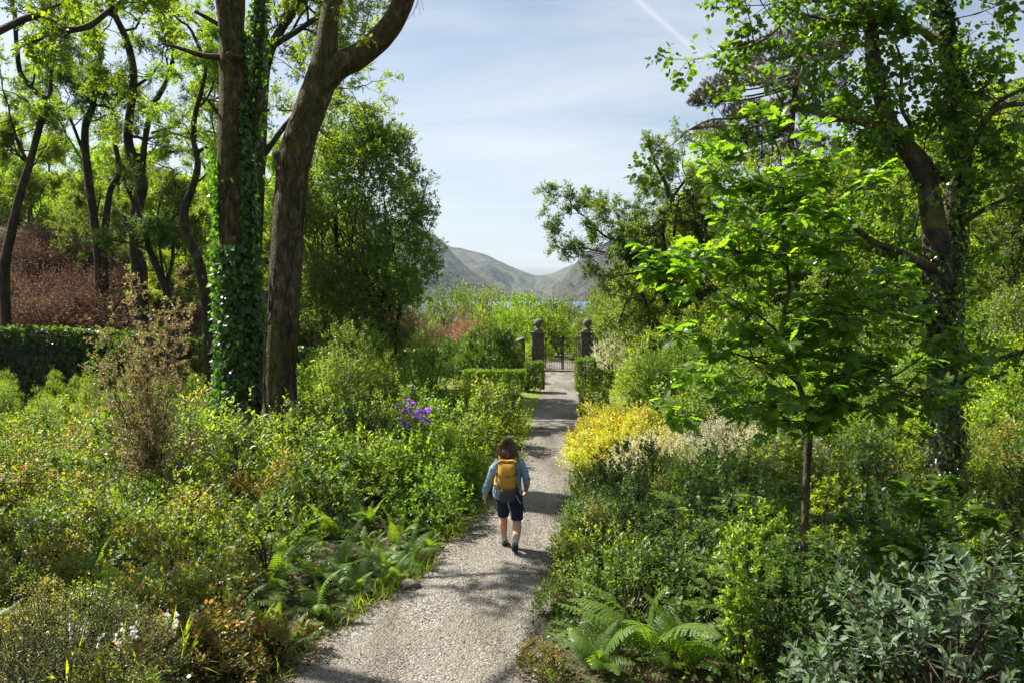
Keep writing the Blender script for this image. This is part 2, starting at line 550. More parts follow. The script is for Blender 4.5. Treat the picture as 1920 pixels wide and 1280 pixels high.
M['bark'] = noise_mat('bark', [(.3, (.02, .014, .009)), (.48, (.068, .047, .028)), (.6, (.14, .105, .065)), (.72, (.26, .21, .15))], 11, .92, 1.0, 34, 9, (1, 1, .45),
                      dist=.07, second=([(.3, (.025, .025, .006)), (.55, (.08, .073, .016)), (.75, (.16, .14, .03))], 2.3, .42, .58))
M['bark_alder'] = noise_mat('bark_alder', [(.3, (.018, .014, .01)), (.5, (.055, .043, .03)), (.68, (.13, .115, .085)), (.82, (.26, .25, .2))], 7, .9, .9, 22, 8, (1, 1, .5),
                            dist=.04, second=([(.3, (.05, .05, .01)), (.6, (.14, .13, .025)), (.85, (.24, .21, .05))], 3.2, .50, .64))
M['bark_dark'] = noise_mat('bark_dark', [(.3, (.014, .011, .008)), (.55, (.045, .035, .026)), (.8, (.12, .10, .08))], 6, .9, .6, 20, 6, (1, 1, .4), dist=.03,
                           second=([(.3, (.03, .03, .01)), (.7, (.08, .075, .02))], 2.2, .5, .64))
M['bark_moss'] = noise_mat('bark_moss', [(.3, (.06, .055, .012)), (.55, (.17, .145, .035)), (.8, (.30, .25, .09))], 8, .95, .9, 30, 6, dist=.05)
M['twig'] = noise_mat('twig', [(.3, (.03, .02, .013)), (.7, (.085, .06, .04))], 9, .85, 0)
M['twig_dead'] = noise_mat('twig_dead', [(.3, (.10, .08, .06)), (.7, (.24, .2, .16))], 9, .85, 0)
M['frond_stem'] = noise_mat('frond_stem', [(.3, (.08, .10, .03)), (.7, (.13, .12, .04))], 9, .7, 0)
# ------------------------------------------------------------------ terrain
def sstep(a, b, x):
    t = np.clip((np.asarray(x, float) - a) / (b - a), 0, 1)
    return t * t * (3 - 2 * t)


PL = np.array([G(*p)[:2] for p in [(420, 1400), (515, 1285), (615, 1195), (720, 1125), (785, 1085), (828, 1040), (868, 1000), (915, 960), (945, 905), (975, 860), (997, 800), (1014, 740), (1022, 697)]] + [[1.75, 44], [2.2, 52], [2.9, 62], [3.5, 74]])
PR = np.array([G(*p)[:2] for p in [(985, 1400), (1000, 1285), (1012, 1180), (1032, 1080), (1044, 1020), (1054, 960), (1073, 900), (1086, 860), (1086, 780), (1083, 720), (1081, 697)]] + [[3.45, 44], [4.0, 52], [4.8, 62], [5.6, 74]])
PL = np.vstack([[PL[0][0] - .8, -3.0], PL]); PR = np.vstack([[PR[0][0] - .6, -3.0], PR])


def pl(y): return np.interp(y, PL[:, 1], PL[:, 0])
def pr(y): return np.interp(y, PR[:, 1], PR[:, 0])


WA, WB = np.array([-16.7, 26.0]), np.array([0.55, 41.0])
WN = np.array([-.653, .757])


def gz(x, y):
    x = np.asarray(x, float); y = np.asarray(y, float)
    d = np.maximum(pl(y) - x, x - pr(y))
    d = np.where(y > 74, 5.0, d)
    z = 0.16 * sstep(.2, 1.5, d)
    q = np.stack([x * .8, y * .8, x * 0], -1).reshape(-1, 3)
    z = z + 0.07 * sstep(.2, .8, d) * fbm(q, 3, 5).reshape(x.shape) * (1 - .8 * sstep(20.5, 22, y) * (1 - sstep(33, 35, y)) * (1 - sstep(4, 6, np.abs(x - 1))))
    dl = (x - WA[0]) * WN[0] + (y - WA[1]) * WN[1]
    hl = 0.52 * np.maximum(0, dl - 1.0)
    hl = 13 * (1 - np.exp(-hl / 13)) * sstep(-5, -13, x) * (1 - sstep(52, 80, y) * sstep(-60, -25, x))
    hr = 0.42 * np.maximum(0, x - 7.5)
    hr = 12 * (1 - np.exp(-hr / 12)) * sstep(9, 19, y)
    fade = 1 - sstep(95, 170, y) * (1 - sstep(40, 90, np.abs(x)))
    return z + (hl + hr) * fade - 4.9 * sstep(64, 108, y)


def axis_grid(segs):
    out = []
    for a, b, s in segs: out.append(np.arange(a, b, s))
    return np.concatenate(out + [[segs[-1][1]]])


gx = axis_grid([(-420, -60, 40), (-60, -22, 2.0), (-22, 20, .45), (20, 60, 2.0), (60, 420, 40)])
gy = axis_grid([(-60, -6, 6), (-6, 46, .45), (46, 120, 2.0), (120, 400, 28)])
X, Y = np.meshgrid(gx, gy)
Z = gz(X, Y)
V = np.stack([X, Y, Z], -1).reshape(-1, 3)
nx, ny = len(gx), len(gy)
ii, jj = np.meshgrid(np.arange(ny - 1), np.arange(nx - 1), indexing='ij')
a = (ii * nx + jj).ravel()
F = np.concatenate([np.stack([a, a + 1, a + nx + 1], -1), np.stack([a, a + nx + 1, a + nx], -1)])
g = Geo(); g.add(V, F)
M['soil'] = noise_mat('soil', [(.3, (.018, .012, .008)), (.5, (.05, .034, .02)), (.7, (.10, .072, .045))], 7, .95, .8, 30, 8, dist=.03,
                      second=([(.3, (.03, .05, .012)), (.7, (.07, .10, .025))], .9, .5, .62))
tag(g.build('ground', M['soil'], smooth=True), kind='structure')

# gravel path
mg, nt, bs, out = mat('gravel')
tcn = nt.nodes.new('ShaderNodeTexCoord')
vo = nt.nodes.new('ShaderNodeTexVoronoi'); vo.inputs['Scale'].default_value = 42; vo.inputs['Randomness'].default_value = 1
n1 = nt.nodes.new('ShaderNodeTexNoise'); n1.inputs['Scale'].default_value = 1.3; n1.inputs['Detail'].default_value = 7; n1.inputs['Roughness'].default_value = .65
n2 = nt.nodes.new('ShaderNodeTexNoise'); n2.inputs['Scale'].default_value = 60; n2.inputs['Detail'].default_value = 4
for n in (vo, n1, n2): nt.links.new(tcn.outputs['Object'], n.inputs['Vector'])
sp = nt.nodes.new('ShaderNodeSeparateColor'); nt.links.new(vo.outputs['Color'], sp.inputs[0])
stone = ramp(nt, [(0, (.05, .046, .041)), (.3, (.14, .128, .113)), (.7, (.23, .212, .186)), (1, (.42, .40, .36))], sp.outputs[0])
fine = ramp(nt, [(.3, (.10, .09, .076)), (.7, (.30, .276, .24))], n2.outputs[0])
mx = nt.nodes.new('ShaderNodeMix'); mx.data_type = 'RGBA'
nt.links.new(ramp(nt, [(.42, (.25, .25, .25)), (.62, (.85, .85, .85))], n1.outputs[0]), mx.inputs['Factor'])
nt.links.new(fine, mx.inputs['A']); nt.links.new(stone, mx.inputs['B'])
mu = nt.nodes.new('ShaderNodeMix'); mu.data_type = 'RGBA'; mu.blend_type = 'MULTIPLY'; mu.inputs['Factor'].default_value = 1
nt.links.new(mx.outputs['Result'], mu.inputs['A'])
n4 = nt.nodes.new('ShaderNodeTexNoise'); n4.inputs['Scale'].default_value = 1.0; n4.inputs['Detail'].default_value = 5
m4 = nt.nodes.new('ShaderNodeMapping'); m4.inputs['Scale'].default_value = (1.7, .35, 1); nt.links.new(tcn.outputs['Object'], m4.inputs[0])
nt.links.new(m4.outputs[0], n4.inputs['Vector'])
nt.links.new(ramp(nt, [(.36, (.62, .58, .52)), (.5, (.95, .93, .9)), (.64, (1.12, 1.11, 1.09))], n4.outputs[0]), mu.inputs['B'])
nt.links.new(mu.outputs['Result'], bs.inputs['Base Color'])
bs.inputs['Roughness'].default_value = .9
bs.inputs['Specular IOR Level'].default_value = .2
bp = nt.nodes.new('ShaderNodeBump'); bp.inputs['Strength'].default_value = 1.0; bp.inputs['Distance'].default_value = .02
ad = nt.nodes.new('ShaderNodeMath'); ad.operation = 'SUBTRACT'
nt.links.new(n2.outputs[0], ad.inputs[0]); nt.links.new(vo.outputs['Distance'], ad.inputs[1])
nt.links.new(ad.outputs[0], bp.inputs['Height']); nt.links.new(bp.outputs[0], bs.inputs['Normal'])
M['gravel'] = mg


def path_strip(name, y0, y1, m):
    ys = np.arange(y0, y1, .2); nu = 15
    u = np.linspace(-1, 1, nu)
    L_, R_ = pl(ys) - .16, pr(ys) + .16
    wob = .07 * fbm(np.stack([ys * 1.7, ys * 0 + 3, ys * 0], -1), 3, 9); wob2 = .07 * fbm(np.stack([ys * 1.7, ys * 0 + 30, ys * 0], -1), 3, 4)
    L_, R_ = L_ + wob, R_ + wob2
    XX = L_[:, None] + (R_ - L_)[:, None] * (u + 1)[None] / 2
    YY = np.repeat(ys[:, None], nu, 1)
    ZZ = gz(np.clip(XX, pl(YY), pr(YY)), YY) * 1.0 + .035 * (1 - u ** 4)[None] - .012 + .012 * fbm(np.stack([XX * 2, YY * 2, XX * 0], -1).reshape(-1, 3), 3, 8).reshape(XX.shape) * (1 - u ** 4)[None]
    V = np.stack([XX, YY, ZZ], -1).reshape(-1, 3)
    i, j = np.meshgrid(np.arange(len(ys) - 1), np.arange(nu - 1), indexing='ij')
    a = (i * nu + j).ravel()
    F = np.concatenate([np.stack([a, a + 1, a + nu + 1], -1), np.stack([a, a + nu + 1, a + nu], -1)])
    g = Geo(); g.add(V, F)
    return tag(g.build(name, m, smooth=True), kind='structure')


path_strip('path', -2.5, 73, M['gravel'])
# loose stones on the path
rng = RNG()
n = 8000
yy = 6.5 + 15 * rng.uniform(0, 1, n) ** 1.7
uu = rng.uniform(-1, 1, n); uu = np.where(rng.uniform(size=n) < .35, np.sign(uu) * (1 - .3 * rng.uniform(size=n) ** 2), uu)
xx = pl(yy) - .05 + (pr(yy) - pl(yy) + .1) * (uu + 1) / 2
OCT = np.array([[1, 0, 0], [-1, 0, 0], [0, 1, 0], [0, -1, 0], [0, 0, 1], [0, 0, -1]], float)
OF = np.array([[0, 2, 4], [2, 1, 4], [1, 3, 4], [3, 0, 4], [2, 0, 5], [1, 2, 5], [3, 1, 5], [0, 3, 5]])
sz = .004 + .011 * rng.uniform(size=n) ** 3
vv = OCT[None] * rng.uniform(.6, 1.4, (n, 6, 1)) * np.array([1, 1, .7]) * sz[:, None, None]
ang = rng.uniform(0, 6.28, n); ca, sa = np.cos(ang)[:, None], np.sin(ang)[:, None]
vv = np.stack([vv[..., 0] * ca - vv[..., 1] * sa, vv[..., 0] * sa + vv[..., 1] * ca, vv[..., 2]], -1)
zz = gz(xx, yy) + .026 * (1 - uu ** 4)
vv = vv + np.stack([xx, yy, zz], -1)[:, None]
g = Geo(); g.add(vv.reshape(-1, 3), (OF[None] + (np.arange(n) * 6)[:, None, None]).reshape(-1, 3))
M['pebble'] = leaf_mat('pebble', [(.04, .038, .034), (.11, .10, .09), (.2, .186, .165), (.38, .36, .33)], trans=0, rough=.9, spec=.2, obj_var=0)
tag(g.build('loose_gravel', M['pebble']), 'small grey loose gravel stones strewn over the path', 'gravel', kind='stuff')

# lawns beside the path
M['lawn_base'] = noise_mat('lawn_base', [(.3, (.08, .12, .018)), (.6, (.15, .19, .03)), (.8, (.24, .23, .06))], 2.5, .95, .5, 60, 6)


def lawn(name, poly_x, y0, y1):
    ys = np.arange(y0, y1, .25); nu = 14
    XX = np.array([np.linspace(*poly_x(y), nu) for y in ys]); YY = np.repeat(ys[:, None], nu, 1)
    V = np.stack([XX, YY, gz(XX, YY) + .012], -1).reshape(-1, 3)
    i, j = np.meshgrid(np.arange(len(ys) - 1), np.arange(nu - 1), indexing='ij'); a = (i * nu + j).ravel()
    g = Geo(); g.add(V, np.concatenate([np.stack([a, a + 1, a + nu + 1], -1), np.stack([a, a + nu + 1, a + nu], -1)]))
    o = tag(g.build(name, M['lawn_base'], smooth=True), kind='structure')
    rng = RNG(); n = 11000
    y = rng.uniform(y0, y1 - .3, n); lo, hi = zip(*[poly_x(t) for t in y]); lo, hi = np.array(lo), np.array(hi)
    x = lo + (hi - lo) * rng.uniform(0.0, 1, n)
    p = np.stack([x, y, gz(x, y) + .008], -1)
    b = Geo(); put_leaves(b, p, np.array([0, 0, 1.0]) + rng.normal(size=(n, 3)) * .45, rng.normal(size=(n, 3)), rng.uniform(.035, .075, n) * 1.0, 'narrow', rng)
    bo = b.build('grass', M['lawn'], o); bo['kind'] = 'stuff'


lawn('lawn_left', lambda y: (-4.5, float(pl(y)) - .02), 20.2, 37.5)
lawn('lawn_right', lambda y: (float(pr(y)) + .02, 7.0), 20.8, 37.5)

# lake
mw, nt, bs, out = mat('water')
bs.inputs['Base Color'].default_value = (.045, .11, .22, 1); bs.inputs['Roughness'].default_value = .22; bs.inputs['IOR'].default_value = 1.33
tcn = nt.nodes.new('ShaderNodeTexCoord'); mpn = nt.nodes.new('ShaderNodeMapping'); mpn.inputs['Scale'].default_value = (.25, .5, 1)
n1 = nt.nodes.new('ShaderNodeTexNoise'); n1.inputs['Scale'].default_value = 1.0; n1.inputs['Detail'].default_value = 6
nt.links.new(tcn.outputs['Object'], mpn.inputs[0]); nt.links.new(mpn.outputs[0], n1.inputs['Vector'])
bp = nt.nodes.new('ShaderNodeBump'); bp.inputs['Strength'].default_value = 1; bp.inputs['Distance'].default_value = 1.6
nt.links.new(n1.outputs[0], bp.inputs['Height']); nt.links.new(bp.outputs[0], bs.inputs['Normal'])
g = Geo(); g.add([[-3500, 92, -4.3], [3500, 92, -4.3], [3500, 5200, -4.3], [-3500, 5200, -4.3]], [[0, 1, 2], [0, 2, 3]])
tag(g.build('lake', mw), kind='structure')


# mountains: crest line at its own distance, slope down to a foot line, and a back slope
def hill_mat(name, grass, heath, rock):
    m, nt, b, out = mat(name)
    L = nt.links.new
    tcn = nt.nodes.new('ShaderNodeTexCoord')
    n1 = nt.nodes.new('ShaderNodeTexNoise'); n1.inputs['Scale'].default_value = .006; n1.inputs['Detail'].default_value = 9; n1.inputs['Roughness'].default_value = .65
    n2 = nt.nodes.new('ShaderNodeTexNoise'); n2.inputs['Scale'].default_value = .03; n2.inputs['Detail'].default_value = 8; n2.inputs['Roughness'].default_value = .7
    for n in (n1, n2): L(tcn.outputs['Object'], n.inputs['Vector'])
    c1 = ramp(nt, [(.42, heath), (.5, grass), (.58, tuple(k * 1.35 for k in grass))], n1.outputs[0])
    f = ramp(nt, [(.54, (0, 0, 0)), (.60, (1, 1, 1))], n2.outputs[0])
    mx = nt.nodes.new('ShaderNodeMix'); mx.data_type = 'RGBA'
    L(f, mx.inputs['Factor']); L(c1, mx.inputs['A']); mx.inputs['B'].default_value = (*rock, 1)
    L(mx.outputs['Result'], b.inputs['Base Color']); b.inputs['Roughness'].default_value = .95; b.inputs['Specular IOR Level'].default_value = .1
    bp = nt.nodes.new('ShaderNodeBump'); bp.inputs['Strength'].default_value = .9; bp.inputs['Distance'].default_value = 22
    L(n2.outputs[0], bp.inputs['Height']); L(bp.outputs[0], b.inputs['Normal'])
    return m


M['hill'] = hill_mat('hill', (.042, .046, .02), (.026, .022, .017), (.085, .08, .072))
M['hill_green'] = hill_mat('hill_green', (.058, .064, .028), (.032, .03, .02), (.10, .092, .075))


def mountain(name, crest, foot, m, amp, seed, power=1.25, nu=160, nv=60, zf=-6.0):
    cr_ = np.array([P(*c) for c in crest]); ft = np.array([P(px, 566, D) for px, D in foot]); ft[:, 2] = zf
    def resample(p):
        q = catmull(p, 12); s = np.r_[0, np.cumsum(np.linalg.norm(np.diff(q, axis=0), axis=1))]
        t = np.linspace(0, s[-1], nu); return np.stack([np.interp(t, s, q[:, k]) for k in range(3)], -1)
    C, Fo = resample(cr_), resample(ft)
    vs = np.r_[np.linspace(0, 1, nv), np.linspace(1.06, 2.0, 14)]
    rows = []
    for v in vs:
        if v <= 1:
            p = Fo + (C - Fo) * v; p[:, 2] = zf + (C[:, 2] - zf) * v ** power
        else:
            p = C + (C - Fo) * (v - 1); p[:, 2] = C[:, 2] - (C[:, 2] - zf) * (v - 1) ** 1.3 * 1.05
        w = math.sin(min(v, 1) * math.pi) ** .7 * .9 + (.12 if v < 1.02 else .1)
        gul = fbm(np.stack([p[:, 0] * .008, p[:, 1] * .0028, p[:, 2] * .003], -1), 5, seed)
        gul2 = fbm(p * .03, 4, seed + 3)
        p[:, 2] += amp * w * (gul + .35 * gul2) * (1 if v > .04 else 0)
        rows.append(p)
    V = np.concatenate(rows); n = len(vs)
    i, j = np.meshgrid(np.arange(n - 1), np.arange(nu - 1), indexing='ij'); a = (i * nu + j).ravel()
    g = Geo(); g.add(V, np.concatenate([np.stack([a, a + 1, a + nu + 1], -1), np.stack([a, a + nu + 1, a + nu], -1)]))
    o = tag(g.build(name, m, smooth=True), kind='structure')
    return np.array(rows)


mountain('hills_far', [(500, 380, 4600), (700, 415, 4400), (800, 455, 4300), (845, 463, 4250), (900, 474, 4250), (950, 496, 4300), (990, 512, 4400), (1020, 516, 4500), (1055, 505, 4500), (1080, 493, 4500), (1200, 440, 4500), (1400, 400, 4500)],
         [(500, 2300), (800, 2350), (900, 2500), (980, 2900), (1030, 3100), (1080, 2900), (1200, 2500), (1400, 2400)], M['hill_green'], 75, 11, 1.15)
mountain('hill_right', [(1035, 556, 3000), (1050, 530, 3050), (1068, 506, 3000), (1083, 487, 2950), (1094, 474, 2900), (1108, 467, 2900), (1140, 452, 2800), (1220, 425, 2700), (1400, 380, 2600), (1700, 340, 2500)],
         [(1035, 2300), (1060, 2150), (1120, 2050), (1250, 1900), (1500, 1800), (1750, 1700)], M['hill'], 70, 23, 1.3)
spur = mountain('hill_left', [(250, 300, 2300), (500, 370, 2500), (700, 405, 2700), (790, 430, 2800), (826, 449, 2850), (850, 475, 2850), (880, 503, 2800), (920, 530, 2750), (960, 549, 2700), (1000, 559, 2650)],
                [(250, 1500), (500, 1650), (700, 1750), (820, 1850), (880, 1900), (930, 1980), (980, 2100), (1010, 2300)], M['hill'], 42, 37, 1.3)
# level shore land at the head of the lake
g = Geo(); g.add([P(700, 566, 2050) * [1, 1, 0] + [0, 0, -4.1], P(1300, 566, 2050) * [1, 1, 0] + [0, 0, -4.1], P(1500, 566, 4800) * [1, 1, 0] + [0, 0, 3], P(500, 566, 4800) * [1, 1, 0] + [0, 0, 3]], [[0, 1, 2], [0, 2, 3]])
tag(g.build('shore', noise_mat('shore', [(.35, (.22, .18, .11)), (.55, (.14, .15, .06)), (.75, (.10, .12, .04))], .01, .95, 0), smooth=True), kind='structure')
# far wood on the lower slope of the left hill
rng = RNG(); g = Geo()
nr, nc = spur.shape[:2]
for k in range(1150):
    v = rng.uniform(.02, .62) * rng.uniform(.5, 1); c = rng.integers(int(nc * .35), nc - 2)
    r = int(v * 59)
    p = spur[r, c] + rng.normal(size=3) * [6, 6, 0]
    fr_ = (c / nc - .35) / .65
    if v > .55 - .32 * fr_ + .07 * rng.normal(): continue
    s = rng.uniform(6, 12)
    ball(g, p + [0, 0, s * .5], (s, s, s * rng.uniform(.7, 1.0)), 6, 4, .35, k, 1.5)
for k in range(420):
    px = rng.uniform(880, 1110); D = rng.uniform(2080, 2300)
    p = P(px, 566, D); p[2] = -4; s = rng.uniform(2.5, 7) * (1.1 if px < 1010 else .5)
    ball(g, p + [0, 0, s * .4], (s * 1.3, s, s * .9), 6, 4, .35, k, 1.5)
M['far_wood'] = leaf_mat('far_wood', [(.022, .04, .013), (.035, .06, .016), (.055, .08, .022)], trans=0, rough=.9, spec=.1, obj_var=0)
tag(g.build('far_wood', M['far_wood'], smooth=False), 'distant green wood on the lower slope across the lake', 'wood', kind='stuff')

# ------------------------------------------------------------------ gateway
M['stone'] = noise_mat('stone', [(.3, (.06, .053, .045)), (.5, (.125, .11, .096)), (.7, (.21, .19, .17))], 9, .92, .7, 30, 7, second=([(.3, (.07, .08, .03)), (.7, (.14, .14, .06))], 4, .56, .68))
M['stone_ball'] = noise_mat('stone_ball', [(.3, (.085, .083, .083)), (.6, (.16, .155, .155)), (.8, (.24, .235, .23))], 10, .9, .5, 40, 7)
M['mortar'] = noise_mat('mortar', [(.3, (.10, .09, .075)), (.7, (.18, .16, .14))], 12, .95, .4)
M['iron'] = noise_mat('iron', [(.3, (.010, .010, .011)), (.7, (.022, .022, .024))], 20, .5, .1, spec=.5)


def gate_pillar(cx, cy, w, h, label, rng):
    z0 = float(gz(cx, cy)) - .1
    t = thing('gate_pillar', label, 'pillar', (cx, cy, z0))
    core = Geo(); box(core, (0, 0, h / 2), (w - .07, w - .07, h - .02)); core.build('core', M['mortar'], t)
    z = 0.0; k = 0
    while z < h - .12:
        ch = min(rng.uniform(.17, .29), h - z)
        if h - z - ch < .12: ch = h - z
        cut = rng.uniform(-.14, .14) * w
        for side in range(4):
            a = side * math.pi / 2
            if (side + k) % 2: xs = [(-w / 2, cut), (cut, w / 2)]
            else: xs = [(-w / 2 + .17, cut), (cut, w / 2 - .17)]
            for x0, x1 in xs:
                gs = Geo()
                pr_ = rng.uniform(-.018, .012)
                box(gs, ((x0 + x1) / 2, -w / 2 + .085 - pr_, z + ch / 2), (x1 - x0 - .02, .17, ch - .02), .013, rng)
                V = gs.v[0]; c_, s_ = math.cos(a), math.sin(a)
                gs.v[0] = np.stack([V[:, 0] * c_ - V[:, 1] * s_, V[:, 0] * s_ + V[:, 1] * c_, V[:, 2]], -1)
                so = gs.build('stone', M['stone'], t)
        z += ch; k += 1
    c = Geo(); box(c, (0, 0, h + .045), (w + .09, w + .09, .085), .006, rng); box(c, (0, 0, h + .125), (w * .72, w * .72, .075), .006, rng)
    cap = c.build('cap', M['stone'], t)
    n = Geo(); lathe(n, (0, 0, h + .16), [(.001, 0), (w * .30, 0), (w * .29, .05), (w * .20, .07), (w * .14, .13), (w * .17, .19), (w * .001, .2)], 18)
    n.build('neck', M['stone_ball'], t, True)
    b = Geo(); ball(b, (0, 0, h + .16 + .18 + w * .31), w * .33, 24, 16, .015); b.build('finial_ball', M['stone_ball'], t, True)
    return t


rng = RNG()
pz = P(1010, 695, 41)
gate_pillar(P(1009, 690, 41)[0], 41.1, .66, 2.0, 'stone gate pillar with ball finial and wall joined to it', rng)
gate_pillar(P(1101, 690, 41)[0], 41.1, .66, 2.0, 'stone gate pillar with ball finial half hidden by pale bush', rng)


def gate_leaf(xa, xb, y, label, meet_left):
    z0 = float(gz((xa + xb) / 2, y)) + .06
    h = 1.62
    t = thing('iron_gate', label, 'gate', (xa, y, z0))
    w = xb - xa
    n = 10
    for zr, th in ((.03, .035), (.52, .03), (1.33, .03), (1.60, .035)):
        r = Geo(); box(r, (w / 2, 0, zr), (w, .018, th)); r.build('rail', M['iron'], t)
    bar = None
    for i in range(n):
        x = w * (i + .5) / n
        if bar is None:
            b = Geo(); tube(b, [(0, 0.0, .0), (0, 0, h - .02), (0, 0, h + .05)], [.0095, .0095, .002], 6); bar = b.mesh('bar', M['iron'])
        o = link('bar', bar, t); o.location = (x, .0, 0)
    for x, wd in ((.0, .05), (w, .05)):
        thick = .05 if (x > 0) != meet_left else .04
        s = Geo(); box(s, (x, 0, h / 2 + (.04 if thick == .05 else 0)), (thick, .045, h + (.1 if thick == .05 else 0))); s.build('stile', M['iron'], t)
    return t


gxl, gxm, gxr = P(1023, 690, 41)[0], P(1055, 690, 41)[0], P(1089, 690, 41)[0]
gl = gate_leaf(gxl, gxm - .03, 41.1, 'black iron gate leaf hung on the pillar joined to a wall', False)
gr = gate_leaf(gxm + .03, gxr, 41.1, 'black iron gate leaf with small plate, beside pale bush', True)
s = Geo(); box(s, (.24, -.03, 1.22), (.17, .015, .09)); s.build('name_plate', M['iron'], gr)
k = Geo(); box(k, (-.03, -.05, .86), (.07, .05, .12)); k.build('latch', M['iron'], gr)

# garden wall smothered in ivy, from the pillar out to the left
wall = thing('garden_wall', 'old stone garden wall smothered in dark green ivy', 'wall', (0, 0, 0))
rng = RNG()
wt_s = np.linspace(-.25, 1, 90)
wtop = np.interp(wt_s, [-.25, 0, .12, .22, .45, .62, .8, .93, 1], [2.6, 2.55, 2.35, 2.0, 1.4, 1.15, 1.05, 1.2, 1.72])
wc = WA[None] + (WB - WA)[None] * wt_s[:, None]
wc = wc + np.array([0.0, .12])
core = Geo()
for sgn, off in ((1, .2), (-1, -.2)):
    pass
base = gz(wc[:, 0], wc[:, 1])
ring = []
for off, top in ((-.2, 0), (-.2, 1), (.2, 1), (.2, 0)):
    p = wc + WN[None] * off
    ring.append(np.stack([p[:, 0], p[:, 1], base - .3 if not top else wtop], -1))
ring = np.stack(ring, 1)
V = ring.reshape(-1, 3); Fq = []
for i in range(len(wc) - 1):
    for j in range(4):
        k = (j + 1) % 4
        Fq += [[i * 4 + j, i * 4 + k, i * 4 + 4 + k], [i * 4 + j, i * 4 + 4 + k, i * 4 + 4 + j]]
core.add(V, Fq); core.build('masonry', M['stone'], wall)
n = 18000
tt = rng.uniform(0, 1, n) ** .8; tt = rng.uniform(-.12, .96, n)
ct = WA[None] + (WB - WA)[None] * tt[:, None] + np.array([0, .12])
tp = np.interp(tt, wt_s, wtop)
bz = gz(ct[:, 0], ct[:, 1])
side = rng.uniform(size=n)
over = side < .3
hh = rng.uniform(0, 1, n)
lum = .16 * fbm(np.stack([tt * 34, hh * 3, hh * 0], -1), 3, 3) + .14
off = np.where(over, rng.uniform(-.4, .35, n), -.22 - lum - .12 * rng.uniform(size=n))
zz = np.where(over, tp + .06 + lum * 1.1 + .1 * rng.uniform(size=n) - np.abs(off) * .25, bz + (tp + lum - bz) * hh)
pp = np.stack([ct[:, 0] + WN[0] * off, ct[:, 1] + WN[1] * off, zz], -1)
nr_ = np.where(over[:, None], np.array([0, 0, 1.0]), np.array([-WN[0], -WN[1], .45]))
ax = np.where(over[:, None], np.array([-WN[0], -WN[1], .1]), np.array([0, -.2, -1.0])) + rng.normal(size=(n, 3)) * .5
iv = Geo(); put_leaves(iv, pp, ax, nr_ + rng.normal(size=(n, 3)) * .45, rng.uniform(.09, .19, n), 'ivyfar', rng)
o = iv.build('ivy', M['leaf_ivy'], wall); o['kind'] = 'stuff'

for p_ in ((-6.0, 13, 'around the bronze shrub', 0), (-3.1, 8.1, 'near the mossy rock', 0), (-4.2, 6.6, 'near the grey-green small-leaved shrubs', 0), (-6.2, 16.6, 'at the foot of the ivy-clad tree', 0), (-4.4, 15.2, 'at the foot of the leaning forked tree', 0),
           (-2.0, 12.6, 'beside the row of yellow-green shrubs', 0), (-1.0, 11.4, 'beside the walker', 0), (-2.2, 16.5, 'around the purple rhododendron', 0), (-1.6, 21.5, 'near the loose low hedge', 0), (-10, 17, 'below the ivy wall', 0), (-8.5, 12, 'beyond the bronze shrub, away from the path', 0), (-2.4, 10, 'between the mossy rock and the path', 0),
           (1.2, 7.4, 'around the large light-green ferns', 1), (3.3, 6.4, 'around the grey spiny-leaved shrub', 1), (3, 8.6, 'around the oak sapling trunk', 1), (3.8, 14.2, 'in front of the white-flecked shrubs', 1), (1.5, 15.8, 'next to the golden mound', 1), (1.4, 11, 'at the path edge across from the walker', 1), (6.5, 12, 'at the foot of the forked alder', 1), (7.5, 20, 'behind the white-flecked shrubs', 1), (13, 20, 'up the slope past the forked alder', 1), (4.6, 11, 'between the oak sapling and the white-flecked shrubs', 1)):
    ZONES.append(p_)
BANK = [(20, 'behind the crooked forked tree'), (190, 'behind the slim bent trees'), (270, 'behind the twisting tree'), (375, 'behind the snaking tree'), (450, 'behind the ivy-clad trunk'), (545, 'behind the leaning trunk'), (650, 'behind the domed tree'),
        (1250, 'behind the dark-limbed tree'), (1450, 'below the pine'), (1600, 'behind the mossy limbs'), (1770, 'behind the alder trunk'), (1900, 'beyond the alder branch reaching away from the path')]


def bank(x, y):
    px = 960 + FPX * x / y
    return min(BANK, key=lambda b: abs(b[0] - px))[1]
# ------------------------------------------------------------------ shrub prototypes (meshes shared by the plants)
def hemi(rng, n, zmin=-.05):
    out = []
    while len(out) < n:
        d = rng.normal(size=3); d /= np.linalg.norm(d)
        if d[2] > zmin: out.append(d)
    return np.array(out)


